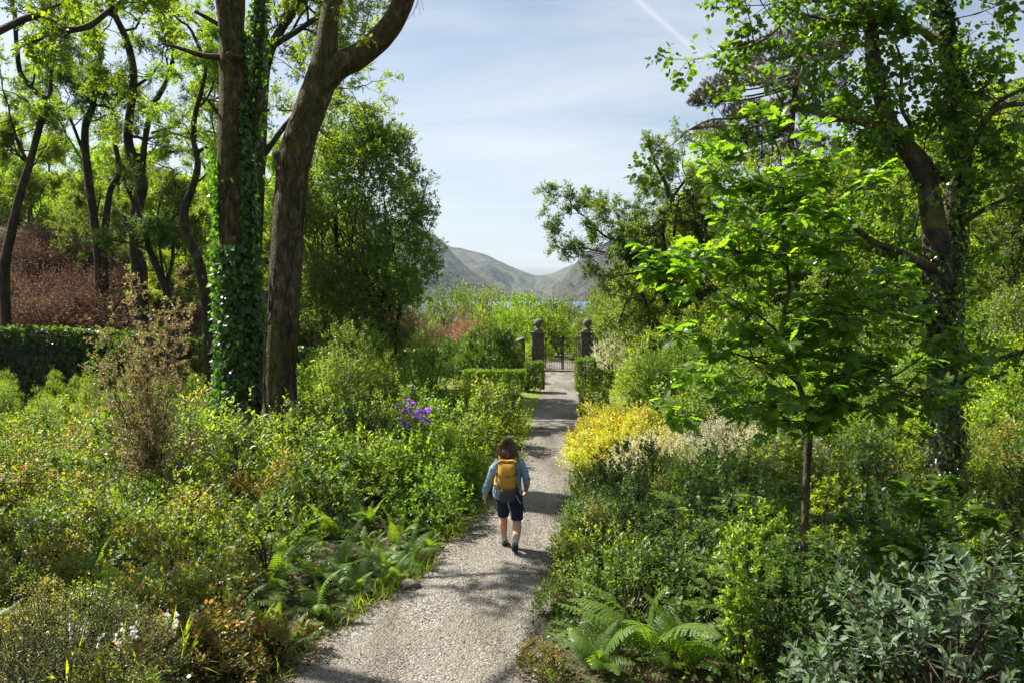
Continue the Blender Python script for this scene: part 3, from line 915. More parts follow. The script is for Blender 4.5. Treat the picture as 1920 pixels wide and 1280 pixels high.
def mound(rx, ry, h, lumps, per, nleaf, size, kind, lump_r=.36, L=.16, spread=.9, up=.35, stems=7, upright=.35, twigs=True, low=.0, inner=.35):
    """dense shrub: leaf shoots on overlapping lumps over a dome, stems from the root"""
    rng = RNG()
    fol, st = Geo(), Geo()
    sc = np.array([rx, ry, h])
    d = hemi(rng, lumps, -.15 + low)
    k = rng.uniform(.55, .86, lumps)
    c = d * sc * k[:, None]; c[:, 2] = np.maximum(c[:, 2], h * .16)
    lr = lump_r * min(rx, ry, h) * rng.uniform(.7, 1.25, lumps)
    u = unit(rng.normal(size=(lumps, per, 3)) + d[:, None] * 1.1 + np.array([0, 0, .35]))
    s0 = c[:, None] + u * (lr[:, None] * (inner + (1 - inner) * rng.uniform(size=(lumps, per)) ** .6))[..., None]
    s0[..., 2] = np.maximum(s0[..., 2], .02)
    dr = u * .7 + np.array([0, 0, upright]) + d[:, None] * .35 + rng.normal(size=(lumps, per, 3)) * .25
    LL = L * rng.uniform(.55, 1.3, (lumps * per))
    shoot_leaves(fol, rng, s0.reshape(-1, 3), dr.reshape(-1, 3), LL, nleaf, size, kind, spread, up, twig=st if twigs else None, twig_r=.0028)
    # a few long shoots standing clear of the dome
    tops = np.argsort(-c[:, 2])[:max(3, lumps // 4)]
    e0 = c[tops] + d[tops] * lr[tops][:, None] * .6
    shoot_leaves(fol, rng, e0, d[tops] * .5 + [0, 0, .9] + rng.normal(size=(len(tops), 3)) * .3, L * rng.uniform(1.6, 3.0, len(tops)), nleaf + 3, size * .9, kind, spread, up, twig=st, twig_r=.0032)
    idx = rng.permutation(lumps)
    for q in idx[:stems * 3]:
        e = c[q]; b0 = np.array([*(rng.normal(size=2) * .05 * rx), -.05])
        m1 = b0 * .5 + e * .5 + np.array([0, 0, .12 * h]) - e * np.array([.18, .18, 0]) + rng.normal(size=3) * .04 * h
        tube(st, catmull([b0, m1, e], 5), np.linspace(.012, .005, 11) * (.6 + .6 * h), 4, cap=False)
    return st, fol


PR_ = {}


def proto(key, mat_leaf, mat_stem='twig', n=3, **kw):
    out = []
    for i in range(n):
        st, fol = mound(**kw)
        out.append((st.mesh('stems', M[mat_stem], True), fol.mesh('foliage', M[mat_leaf])))
    PR_[key] = out


def plant(key, x, y, scale, name, label, cat='shrub', group=None, rng=None, z=None, sz=None):
    v = PR_[key][int(rng.integers(len(PR_[key])))]
    zz = float(gz(x, y)) if z is None else z
    if '{z}' in label: label = label.replace('{z}', zone(x, y, int(x > pr(y) - .3))); group = label
    if '{b}' in label: label = label.replace('{b}', bank(x, y)); group = label
    t = thing(name, label, cat, (x, y, zz), float(rng.uniform(0, 6.28)), group)
    t.scale = (scale, scale, sz or scale * float(rng.uniform(.9, 1.12)))
    link('stems', v[0], t)['kind'] = 'stuff'; link('foliage', v[1], t)
    return t


# near, leaf-by-leaf plants
proto('hyper', 'leaf_hyper', n=4, rx=.55, ry=.55, h=.8, lumps=26, per=9, nleaf=8, size=.085, kind='ovate', L=.22, upright=.8, lump_r=.4)
proto('mid', 'leaf_mid', n=3, rx=.55, ry=.55, h=.8, lumps=26, per=10, nleaf=8, size=.07, kind='ovate', L=.17, upright=.5, lump_r=.42)
proto('bright', 'leaf_bright', n=3, rx=.55, ry=.55, h=.85, lumps=26, per=10, nleaf=8, size=.07, kind='ovate', L=.2, upright=.6, lump_r=.42)
proto('pitto', 'leaf_lime', n=3, rx=.6, ry=.6, h=.8, lumps=30, per=11, nleaf=8, size=.075, kind='ovate', L=.15, upright=.7, lump_r=.4)
proto('holly', 'leaf_dark', n=3, rx=.6, ry=.6, h=.9, lumps=30, per=12, nleaf=8, size=.055, kind='broad', L=.16, upright=.4, lump_r=.4)
proto('red', 'leaf_red', n=3, rx=.4, ry=.4, h=.5, lumps=14, per=7, nleaf=7, size=.085, kind='ovate', L=.2, upright=.9, lump_r=.45)
proto('small', 'leaf_grey', n=3, rx=.6, ry=.6, h=.85, lumps=30, per=22, nleaf=9, size=.026, kind='diamond', L=.16, upright=.5, lump_r=.42)
proto('cot', 'leaf_mid', n=2, rx=.6, ry=.6, h=.8, lumps=30, per=22, nleaf=9, size=.03, kind='diamond', L=.17, upright=.4, lump_r=.42)
proto('gold', 'leaf_gold', n=4, rx=.6, ry=.6, h=.8, lumps=34, per=17, nleaf=8, size=.06, kind='diamond', L=.13, upright=.8, twigs=False, lump_r=.36)
proto('white', 'leaf_white', n=3, rx=.6, ry=.6, h=.85, lumps=34, per=20, nleaf=9, size=.034, kind='diamond', L=.12, upright=.5, twigs=False, lump_r=.36)
proto('dome', 'leaf_dark', n=2, rx=1, ry=1, h=1, lumps=60, per=20, nleaf=7, size=.09, kind='diamond', L=.13, upright=.3, twigs=False, lump_r=.26)
proto('bush', 'leaf_bright', n=3, rx=1, ry=1, h=1.15, lumps=60, per=17, nleaf=7, size=.085, kind='diamond', L=.2, upright=.5, twigs=False, lump_r=.32)
proto('bush_lime', 'leaf_lime', n=3, rx=1, ry=1, h=1.15, lumps=60, per=17, nleaf=7, size=.08, kind='diamond', L=.2, upright=.5, twigs=False, lump_r=.32)
proto('bush_mid', 'leaf_mid', n=3, rx=1, ry=1, h=1.15, lumps=60, per=17, nleaf=7, size=.085, kind='diamond', L=.2, upright=.5, twigs=False, lump_r=.32)
proto('bush_olive', 'leaf_olive', n=3, rx=1, ry=1, h=1.15, lumps=60, per=17, nleaf=7, size=.075, kind='diamond', L=.2, upright=.5, twigs=False, lump_r=.32)
proto('tall', 'leaf_bright', n=3, rx=.85, ry=.85, h=2.7, lumps=80, per=15, nleaf=7, size=.075, kind='diamond', L=.2, upright=.6, twigs=False, lump_r=.42)
proto('tall_mid', 'leaf_mid', n=2, rx=.85, ry=.85, h=2.7, lumps=80, per=15, nleaf=7, size=.075, kind='diamond', L=.2, upright=.6, twigs=False, lump_r=.42)
proto('shoots', 'leaf_bright', n=3, rx=.5, ry=.5, h=1.1, lumps=30, per=10, nleaf=9, size=.095, kind='diamond', L=.34, upright=1.0, lump_r=.42)
proto('bracken', 'bracken', 'twig_dead', n=3, rx=.9, ry=.9, h=.8, lumps=32, per=9, nleaf=10, size=.13, kind='narrow', L=.55, upright=.3, twigs=True, lump_r=.35, up=0.0, spread=1.0)
proto('bracken_pink', 'bracken_pink', 'twig_dead', n=2, rx=.9, ry=.9, h=.9, lumps=40, per=14, nleaf=9, size=.10, kind='narrow', L=.4, upright=.8, twigs=False, lump_r=.35, up=0.0)

# bronze, wispy shrub: open stems with tiny leaves
def wispy(h, r, nst, seed_leaf, size, mat_leaf, mat_stem, kind='diamond'):
    rng = RNG(); st, fol = Geo(), Geo()
    for i in range(nst):
        a = rng.uniform(0, 6.28); lean = rng.uniform(.1, 1.0) * r
        zf = rng.uniform(.3, 1.0); lean = r * rng.uniform(.35, 1) * (1.05 - 1.1 * abs(zf - .5)); top = np.array([math.cos(a) * lean, math.sin(a) * lean, h * zf])
        p = catmull([[0, 0, -.05], top * [.25, .25, .4] + rng.normal(size=3) * .03, top * [.65, .65, .75] + rng.normal(size=3) * .05, top], 6)
        tube(st, p, np.linspace(.011, .002, len(p)), 4, cap=False)
        for j in range(seed_leaf):
            t = rng.uniform(.12, 1); b = np.array([np.interp(t * (len(p) - 1), np.arange(len(p)), p[:, k]) for k in range(3)])
            d = unit(np.array([math.cos(a), math.sin(a), 1.1]) * .6 + rng.normal(size=3) * .8)
            L = rng.uniform(.15, .42)
            q = np.stack([b, b + d * L * .5 + rng.normal(size=3) * .02, b + d * L + [0, 0, -.02]])
            tube(st, q, [.003, .0022, .001], 3, cap=False)
            ts = rng.uniform(.2, 1, 4); sp = b + d * (L * ts)[:, None]
            shoot_leaves(fol, rng, sp, d + rng.normal(size=(4, 3)) * .6, .09, 6, size, kind, twig=None)
    return [(st.mesh('stems', M[mat_stem], True), fol.mesh('foliage', M[mat_leaf]))]


PR_['bronze'] = wispy(3.85, .95, 24, 34, .05, 'leaf_bronze', 'twig')
PR_['sapling'] = wispy(1.6, .35, 4, 16, .085, 'leaf_bright', 'twig', 'ovate') + wispy(1.4, .4, 5, 14, .08, 'leaf_mid', 'twig', 'ovate')

# ferns
def frond_mesh(L, arch, width, droop, pin=22, bend=.02):
    rng = RNG(); g = Geo()
    t = np.linspace(0, 1, pin + 4)
    ang = arch[0] + (arch[1] - arch[0]) * t ** droop
    seg = L / (len(t) - 1)
    x = np.r_[0, np.cumsum(np.cos(ang[:-1]) * seg)]; z = np.r_[0, np.cumsum(np.sin(ang[:-1]) * seg)]
    p = np.stack([x, bend * t ** 1.6 + .015 * np.sin(t * 4), z], -1)
    tube(g, p, np.linspace(.0045, .001, len(p)) * (L / .7), 3, cap=False)
    for i in range(3, len(t) - 1):
        s = (i - 3) / (len(t) - 4)
        w = width * L * (min(1, .35 + s * 3.2) * (1 - s) ** .75 + .02)
        tan = unit(p[i + 1] - p[i]); nrm = np.array([-tan[2], 0, tan[0]])
        for sd in (-1, 1):
            d = unit(np.array([0, sd, 0]) + tan * .32 + rng.normal(size=3) * .06)
            npn = 7 if w > .06 else 4
            side = unit(np.cross(nrm, d))
            for q in range(npn):
                a_ = q / npn; wq = seg * .62 * (1 - a_) ** .7 + .004
                c0 = p[i] + d * (w * a_) - np.array([0, 0, 1]) * (w * .3 * a_ * a_)
                c1 = p[i] + d * (w * (a_ + 1.15 / npn)) - np.array([0, 0, 1]) * (w * .3 * (a_ + 1 / npn) ** 2)
                cm = (c0 + c1) / 2
                g.add([c0, c1, cm + side * wq + d * w * .04, cm - side * wq + d * w * .04], [[0, 1, 2], [0, 3, 1]])
    return g.mesh('frond', M['leaf_fern'])


FR = [frond_mesh(.8, (1.25, .1), .24, 1.3), frond_mesh(.8, (1.1, -.35), .27, 1.2), frond_mesh(.8, (.85, -.5), .26, 1.2), frond_mesh(.8, (1.35, .5), .22, 1.6, 22, -.16), frond_mesh(.8, (1.0, -.9), .25, 1.0, 20, .2), frond_mesh(.6, (1.3, -1.6), .2, 2.2, 18, .08), frond_mesh(.75, (.6, -.2), .28, 1.0, 22, -.2)]


def fern(x, y, s, n, rng, label, group):
    if '{z}' in label: label = label.replace('{z}', zone(x, y, int(x > pr(y) - .3))); group = label
    t = thing('fern', label, 'fern', (x, y, float(gz(x, y))), float(rng.uniform(0, 6.28)), group)
    t.scale = (s, s, s)
    for i in range(n):
        o = link('frond', FR[int(rng.integers(len(FR)))], t)
        o.rotation_euler = (float(rng.normal() * .28), float(rng.normal() * .26), i * 6.283 / n + float(rng.normal() * .35))
        k = float(rng.uniform(.55, 1.12)); o.scale = (k, k, k)
        o.location = (0, 0, .02)
    return t


# ------------------------------------------------------------------ the beds
rng = RNG()
TAKEN = []


def free(x, y, r):
    for (a, b, c) in TAKEN:
        if (a - x) ** 2 + (b - y) ** 2 < ((c + r) * .62) ** 2: return False
    TAKEN.append((x, y, r)); return True


def inview(x, y, z=0.0, m=40):
    c, s = math.cos(PITCH), math.sin(PITCH)
    f = y * c - (z - H) * s; u = y * s + (z - H) * c
    if f < .3: return False
    px, py = 960 + FPX * x / f, 640 - FPX * u / f
    return -m - 500 / f < px < 1920 + m + 500 / f and py < 1280 + m + 900 / f


def scatter(y0, y1, xlo, xhi, n, picks, margin=.25, tries=14):
    """picks: list of (weight, key, scale range, radius at scale 1, name, label, cat, group)"""
    w = np.array([p[0] for p in picks], float); w /= w.sum()
    made = 0
    for _ in range(n * tries):
        if made >= n: break
        y = rng.uniform(y0, y1); a, b = xlo(y), xhi(y)
        x = rng.uniform(a, b)
        k = picks[int(rng.choice(len(picks), p=w))]
        s = rng.uniform(*k[2]); r = k[3] * s
        if y > 13 and x < -7.5: s *= .62; r *= .62
        if 9 < y < 15 and 0 < x - pr(y) < 1.9: s *= .72; r *= .72
        if pl(y) - (r * .75 + margin) < x < pr(y) + (r * .75 + margin): continue
        if not inview(x, y, 1.0) or not free(x, y, r): continue
        if k[1] == 'fern': fern(x, y, s, int(rng.integers(7, 12)), rng, k[5], k[7])
        else: plant(k[1], x, y, s, k[4], k[5], k[6], k[7], rng)
        made += 1
    return made


LEFT = lambda y: -.66 * y - .6
def hx(px, D): return (px - 960) / FPX * D


# single plants with a place of their own -------------------------------------------------
def single(key, px, D, s, name, label, cat='shrub', group=None, r=.5, sz=None):
    x = (px - 960) / FPX * D
    TAKEN.append((x, D, r * s))
    return plant(key, x, D, s, name, label, cat, group, rng, None, sz)


single('bronze', 275, 13.0, 1.0, 'bronze_shrub', 'tall wispy shrub with tiny bronze leaves', r=.6)
single('small', 120, 6.9, 1.25, 'small_leaved_shrub', 'bushy small-leaved grey-green shrub on the fern side of the path', sz=1.28)
single('small', 20, 6.4, 1.0, 'small_leaved_shrub', 'low grey-green shrub touching a larger small-leaved shrub')
TAKEN.append((-3.1, 8.1, .5)); TAKEN.append((-5.6, 17.6, .6)); TAKEN.append((-4.8, 16.2, .6))
# yellow-green pittosporum row along the path
for px, D, s in ((700, 13.2, 1.25), (770, 14.0, 1.3), (830, 14.6, 1.1), (800, 12.8, 1.05), (868, 15.4, 1.0), (740, 15.2, 1.3), (660, 14.4, 1.3), (820, 16.4, 1.2)):
    single('pitto', px, D, s, 'yellow_green_shrub', 'glossy yellow-green shrub in the row by the path, opposite the golden mound', group='yellow-green shrubs along the path')

for px, D, s_ in ((430, 8.7, 1.0), (480, 8.2, .95), (500, 9.4, 1.1), (580, 10.0, 1.1), (520, 10.8, 1.15), (640, 10.4, 1.1), (690, 11.0, 1.0), (735, 11.5, .95), (770, 12.1, .9), (835, 13.2, .8), (590, 9.0, .95), (350, 9.6, 1.05), (290, 9.0, 1.0), (400, 10.3, 1.1), (870, 14.0, .7), (660, 9.8, .95),
                  (560, 11.6, 1.1), (460, 11.2, 1.1), (620, 11.6, 1.05), (690, 12.2, .95), (720, 10.6, .85), (540, 8.3, .8), (790, 12.9, .8)):
    x = hx(px, D); TAKEN.append((x, D, .42 * s_)); fern(x, D, s_ * .82, int(rng.integers(9, 13)), rng, 'arching green fern {z}', None)
for px, D, s_, k_ in ((430, 7.9, .9, 'red'), (360, 7.6, .95, 'red'), (520, 8.1, .75, 'red'), (300, 7.5, .95, 'red'), (470, 7.7, .7, 'red'), (410, 7.3, .8, 'red'), (1022, 7.5, .5, 'red'), (1005, 7.9, .4, 'red')):
    x = hx(px, D); TAKEN.append((x, D, .3 * s_)); plant('red', x, D, s_, 'red_tinged_plant', 'low plant with reddish leaf tips {z}', 'plant', None, rng)
LB = '{z}'
lp_near = [
    (5, 'fern', (.75, 1.05), .55, 'fern', 'arching green fern {z}', 'fern', 'ferns under the big trees'),
    (.7, 'red', (.7, 1.0), .4, 'red_tinged_plant', 'low plant with reddish leaf tips {z}', 'plant', 'red-tipped low plants'),
    (1.6, 'hyper', (.6, .85), .5, 'yellowing_shrub', 'leafy shrub with yellowing leaves ' + LB, 'shrub', 'yellowing shrubs'),
    (2, 'mid', (.6, .9), .5, 'green_shrub', 'mid-green leafy shrub ' + LB, 'shrub', 'green shrubs on the fern side'),
    (1.2, 'bright', (.6, .85), .5, 'bright_shrub', 'fresh bright-green shrub ' + LB, 'shrub', 'bright shrubs on the fern side'),
    (1, 'cot', (.6, .9), .55, 'fine_leaved_shrub', 'fine-leaved dark green shrub ' + LB, 'shrub', 'fine-leaved shrubs')]
scatter(6.2, 9.2, LEFT, lambda y: float(pl(y)), 46, lp_near, .2)
lp_mid = [(3.4, *lp_near[0][1:2], (.9, 1.25), *lp_near[0][3:]), (2.5, 'hyper', (.9, 1.25), *lp_near[2][3:]), (2.5, 'mid', (.9, 1.2), *lp_near[3][3:]),
          (2, 'bright', (.9, 1.2), *lp_near[4][3:]), (.8, 'cot', (.9, 1.2), *lp_near[5][3:]), (.35, 'red', (1.0, 1.3), *lp_near[1][3:])]
scatter(9.2, 13, LEFT, lambda y: float(pl(y)), 85, lp_mid, .18)
lp_back = [(2.4, 'hyper', (1.3, 1.75), *lp_near[2][3:]), (2.2, 'mid', (1.3, 1.7), *lp_near[3][3:]), (3.2, 'bright', (1.3, 1.8), *lp_near[4][3:]), (.9, 'cot', (1.3, 1.7), *lp_near[5][3:]),
           (.5, 'sapling', (.9, 1.25), .4, 'leafy_sapling', 'thin leafy sapling {z}', 'sapling', 'saplings among the shrubs')]
scatter(13, 19.5, LEFT, lambda y: float(pl(y)) - .5, 105, lp_back, .3)
far_l = [(2.5, 'bush', (.9, 1.3), .95, 'bright_bush', 'bright-green bush between the leaning tree and the lawn', 'bush', 'bright bushes before the lawn'),
         (1.6, 'bush_mid', (.8, 1.25), .95, 'green_bush', 'mid-green bush between the leaning tree and the lawn', 'bush', 'green bushes before the lawn'),
         (1.1, 'tall', (.6, .85), .8, 'upright_shrub', 'upright light green shrub between the leaning tree and the lawn', 'shrub', 'upright shrubs before the lawn')]
scatter(19.5, 27, LEFT, lambda y: -2.6 + .0 * y, 40, far_l, 0)
# ferns hugging the path edge
for px, D, s_ in ((655, 20, 3.3), (640, 19, 2.6), (805, 22, 3.1), (720, 19.5, 2.3), (610, 18.5, 2.1), (700, 22.5, 2.8), (775, 20, 2.3), (590, 21, 2.2)):
    plant(['tall', 'tall_mid'][int(rng.integers(2))], hx(px, D), D, s_ / 2.7 * rng.uniform(.85, 1.1), 'tall_leafy_shrub', 'tall bright leafy shrub in front of the domed tree', 'shrub', 'tall leafy shrubs before the domed tree', rng, None, s_ / 2.7)
lp_edge = [(1, 'fern', (.45, .7), .42, 'fern', 'small fern at the path edge {z}', 'fern', 'ferns at the path edge')]
scatter(9.5, 15.2, lambda y: float(pl(y)) - 1.2, lambda y: float(pl(y)) - .15, 22, lp_edge, .0)

# right-hand beds -----------------------------------------------------------------------
RIGHT = lambda y: .67 * y + .8
for px, D, s in ((1125, 17.0, 1.15), (1165, 17.6, 1.25), (1128, 18.6, 1.25), (1180, 19.2, 1.3), (1130, 20.0, 1.1), (1225, 18.6, 1.25), (1218, 17.2, 1.15)):
    single('gold', px, D, s, 'golden_shrub', 'golden-yellow leaved shrub in a mound at the path edge', group='golden shrubs')
for px, D, s in ((1250, 15.2, 1.25), (1330, 15.0, 1.35), (1410, 15.2, 1.3), (1480, 15.0, 1.3), (1200, 15.9, 1.0), (1370, 16.4, 1.3)):
    single('white', px, D, s, 'white_flecked_shrub', 'pale white-flecked shrub behind the oak sapling', group='white-flecked shrubs')
for px, D, s, n in ((1225, 7.7, 1.35, 14), (1120, 7.6, 1.0, 12), (1310, 7.4, .95, 11)):
    x = (px - 960) / FPX * D; TAKEN.append((x, D, .5 * s))
    fern(x, D, s, n, rng, 'large light-green fern in front of the dark holly-like shrubs', 'large ferns by the holly')
TAKEN.append((.75, 6.8, .7)); TAKEN.append((1.45, 6.7, .8)); TAKEN.append((3.3, 6.0, .9)); TAKEN.append((2.95, 8.0, .15)); TAKEN.append((6.6, 12.3, .3))
rp_near = [
    (5, 'holly', (.85, 1.2), .55, 'holly_shrub', 'dark glossy holly-like shrub {z}', 'shrub', 'dark glossy shrubs'),
    (1.5, 'mid', (.8, 1.1), .5, 'green_shrub', 'mid-green leafy shrub {z}', 'shrub', 'green shrubs below the oak'),
    (.9, 'fern', (.6, .95), .5, 'fern', 'green fern among dark shrubs {z}', 'fern', 'ferns among dark shrubs'),
    (.8, 'sapling', (.7, .9), .3, 'leafy_sapling', 'slender leafy sapling {z}', 'sapling', 'saplings among dark shrubs')]
scatter(6.6, 9.2, lambda y: float(pr(y)), RIGHT, 26, rp_near, .1)
rp_mid = [(4, 'holly', (1.0, 1.35), *rp_near[0][3:]), (2, 'mid', (1.0, 1.3), *rp_near[1][3:]), (1.2, 'bright', (1.0, 1.3), .5, 'bright_shrub', 'fresh bright-green shrub {z}', 'shrub', 'bright shrubs below the oak'),
          (.7, 'hyper', (.9, 1.1), .5, 'yellowing_shrub', 'leafy shrub with yellowing leaves {z}', 'shrub', 'yellowing shrubs below the oak')]
scatter(9.2, 14.5, lambda y: float(pr(y)), RIGHT, 72, rp_mid, .16)
rp_back = [(3, 'bush', (1.0, 1.6), .9, 'bright_bush', 'bright-green bush {z}', 'bush', 'bright bushes behind the alder'),
           (2, 'bush_mid', (1.0, 1.6), .9, 'green_bush', 'mid-green bush {z}', 'bush', 'green bushes behind the alder'),
           (2.6, 'bush_lime', (1.0, 1.5), .9, 'lime_bush', 'sunlit lime-green bush {z}', 'bush', 'lime bushes behind the alder')]
scatter(15.5, 27, lambda y: 4.0 + .12 * (y - 15), RIGHT, 62, rp_back, 0)

# ground cover: fallen leaves, seedlings and creeping ivy over the beds
n = 26000
yy = 5.5 + 24 * rng.uniform(size=n) ** 1.4
xx = np.where(rng.uniform(size=n) < .55, pl(yy) + .15 - rng.uniform(size=n) ** 1.2 * (pl(yy) + .66 * yy + .6), pr(yy) - .15 + rng.uniform(size=n) ** 1.2 * (.67 * yy + .8 - pr(yy)))
keep = ~((yy > 20) & (xx > -4.6) & (xx < 7))
xx, yy = xx[keep], yy[keep]; n = len(xx)
pp = np.stack([xx, yy, gz(xx, yy) + rng.uniform(.01, .05, n)], -1)
g = Geo(); put_leaves(g, pp, rng.normal(size=(n, 3)) * [1, 1, .25], np.array([0, 0, 1.0]) + rng.normal(size=(n, 3)) * .35, rng.uniform(.03, .075, n), 'diamond', rng)
n = 900
yy = 6.8 + 18 * rng.uniform(size=n) ** 1.3; uu = np.sign(rng.uniform(-1, 1, n)) * (1 - .75 * rng.uniform(size=n) ** 1.6)
xx = (pl(yy) + pr(yy)) / 2 + uu * (pr(yy) - pl(yy)) / 2
pp = np.stack([xx, yy, gz(xx, yy) + .03 * (1 - uu ** 4) + .012], -1)
put_leaves(g, pp, rng.normal(size=(n, 3)) * [1, 1, .1], np.array([0, 0, 1.0]) + rng.normal(size=(n, 3)) * .3, rng.uniform(.015, .045, n), 'diamond', rng)
tag(g.build('leaf_litter', M['litter']), 'brown leaf litter and tiny seedlings under the shrubs', 'leaf litter', kind='stuff')
n = 8500
sd = rng.uniform(size=n) < .55
yy = 5.5 + 15 * rng.uniform(size=n) ** 1.2
dist = .12 + 2.8 * rng.uniform(size=n) ** 1.8
xx = np.where(sd, pl(yy) - dist, pr(yy) + dist)
pp = np.stack([xx, yy, gz(xx, yy) + rng.uniform(.03, .22, n) * sstep(0, .7, dist)], -1)
g = Geo(); put_leaves(g, pp, rng.normal(size=(n, 3)) * [1, 1, .5], np.array([0, 0, 1.0]) + rng.normal(size=(n, 3)) * .4, rng.uniform(.035, .075, n), 'ivy', rng)
tag(g.build('creeping_ivy', M['leaf_ivy']), 'creeping ivy and low green leaves carpeting the bed edges', 'ground cover', kind='stuff')
# grass fringe along the path
n = 8500
sd = rng.uniform(size=n) < .6
yy = 7 + 14 * rng.uniform(size=n)
clump = fbm(np.stack([yy * 1.3, sd * 20.0, yy * 0], -1), 3, 21)
dist = -.06 + .32 * rng.uniform(size=n) + .05 * rng.normal(size=n)
ok = rng.uniform(size=n) < np.clip(.35 + 1.2 * clump, .03, 1)
xx = np.where(sd, pl(yy) - dist, pr(yy) + dist)[ok]; yy = yy[ok]; n = len(xx)
pp = np.stack([xx, yy, gz(xx, yy)], -1)
g = Geo(); put_leaves(g, pp, np.array([0, 0, 1.0]) + rng.normal(size=(n, 3)) * [.5, .5, .15], rng.normal(size=(n, 3)), rng.uniform(.08, .24, n), 'blade', rng)
tag(g.build('grass_fringe', M['grass']), 'fringe of long grass blades along the path edges', 'grass', kind='stuff')

# mossy rock and bluebell clumps in the near left bed
r = Geo(); ball(r, (0, 0, .06), (.34, .26, .17), 30, 20, .6, 4, 2.6); ball(r, (.32, -.08, .0), (.22, .18, .12), 24, 16, .6, 8, 2.9)
M['rock_moss'] = noise_mat('rock_moss', [(.3, (.05, .045, .01)), (.55, (.13, .105, .022)), (.75, (.22, .18, .045))], 9, .95, .9, 40, 7, dist=.03, second=([(.3, (.13, .12, .11)), (.7, (.36, .35, .34))], 3.5, .56, .64))
o = r.build('mossy_rock', M['rock_moss'], smooth=True)
tag(o, 'low rock covered in golden moss beside the ferns', 'rock'); o.location = (-3.1, 8.1, float(gz(-3.1, 8.1)) + .05)
r = Geo(); ball(r, (0, 0, .02), (.13, .10, .07), 16, 10, .3, 2, 2.0)
o = r.build('edge_stone', M['stone'], smooth=True); tag(o, 'small grey stone half buried at the path edge', 'stone')
q = G(782, 1102); o.location = (float(q[0]) - .08, float(q[1]), .02)


def bluebell(x, y, s):
    rg = RNG()
    t = thing('white_bluebell', 'clump of strap leaves with small white bell flowers', 'flower', (x, y, float(gz(x, y))), 0, 'white bluebells below the small-leaved shrub')
    b = Geo(); n = 26; put_leaves(b, rg.normal(size=(n, 3)) * [.05, .05, 0], np.array([0, 0, 1.0]) + rg.normal(size=(n, 3)) * [.5, .5, .1], rg.normal(size=(n, 3)), rg.uniform(.3, .5, n) * s, 'blade', rg, .4)
    b.build('strap_leaves', M['grass'], t)
    for i in range(4):
        d = unit(np.array([rg.normal() * .25, rg.normal() * .25, 1])); L = rg.uniform(.4, .55) * s
        sg = Geo(); tube(sg, catmull([[0, 0, 0], d * L * .6, d * L + [.05, 0, -.02]], 4), np.linspace(.004, .0025, 9), 4); so = sg.build('flower_stalk', M['frond_stem'], t)
        fg = Geo(); m_ = 9
        put_leaves(fg, np.array([d * L * k for k in np.linspace(.75, 1.02, m_)]), rg.normal(size=(m_, 3)) * .7 + [0, 0, -.5], rg.normal(size=(m_, 3)), .032 * s, 'broad', rg); fg.build('bells', M['petal_white'], so)['kind'] = 'stuff'


for px, D in ((225, 7.2), (120, 7.0), (320, 7.5)): bluebell((px - 960) / FPX * D, D, 1.3)

# purple rhododendron
t = thing('rhododendron', 'rhododendron bush with clusters of purple flowers', 'shrub', P(772, 880, 16.5) * [1, 1, 0] + [0, 0, .1], 0)
st, fol = mound(.75, .75, 1.42, 34, 9, 9, .13, 'lance', L=.12, upright=.7, lump_r=.3, spread=1.1)
st.build('stems', M['twig'], t, True)['kind'] = 'stuff'; fol.build('foliage', M['leaf_dark'], t)
rg = RNG()
for (px, py) in ((748, 762), (760, 772), (768, 768), (776, 758), (785, 770), (795, 772), (803, 768), (778, 778), (790, 782), (766, 752), (800, 790), (757, 790), (650 + 112, 798)):
    c = P(px, py, 16.5 - rg.uniform(.35, .6)) - np.array(t.location)
    f = Geo(); n = 34; u = unit(rg.normal(size=(n, 3)) + [0, -.3, .6])
    put_leaves(f, c + u * .025, u, rg.normal(size=(n, 3)), rg.uniform(.035, .055, n), 'broad', rg)
    f.build('flower_cluster', M['petal_purple'], t)

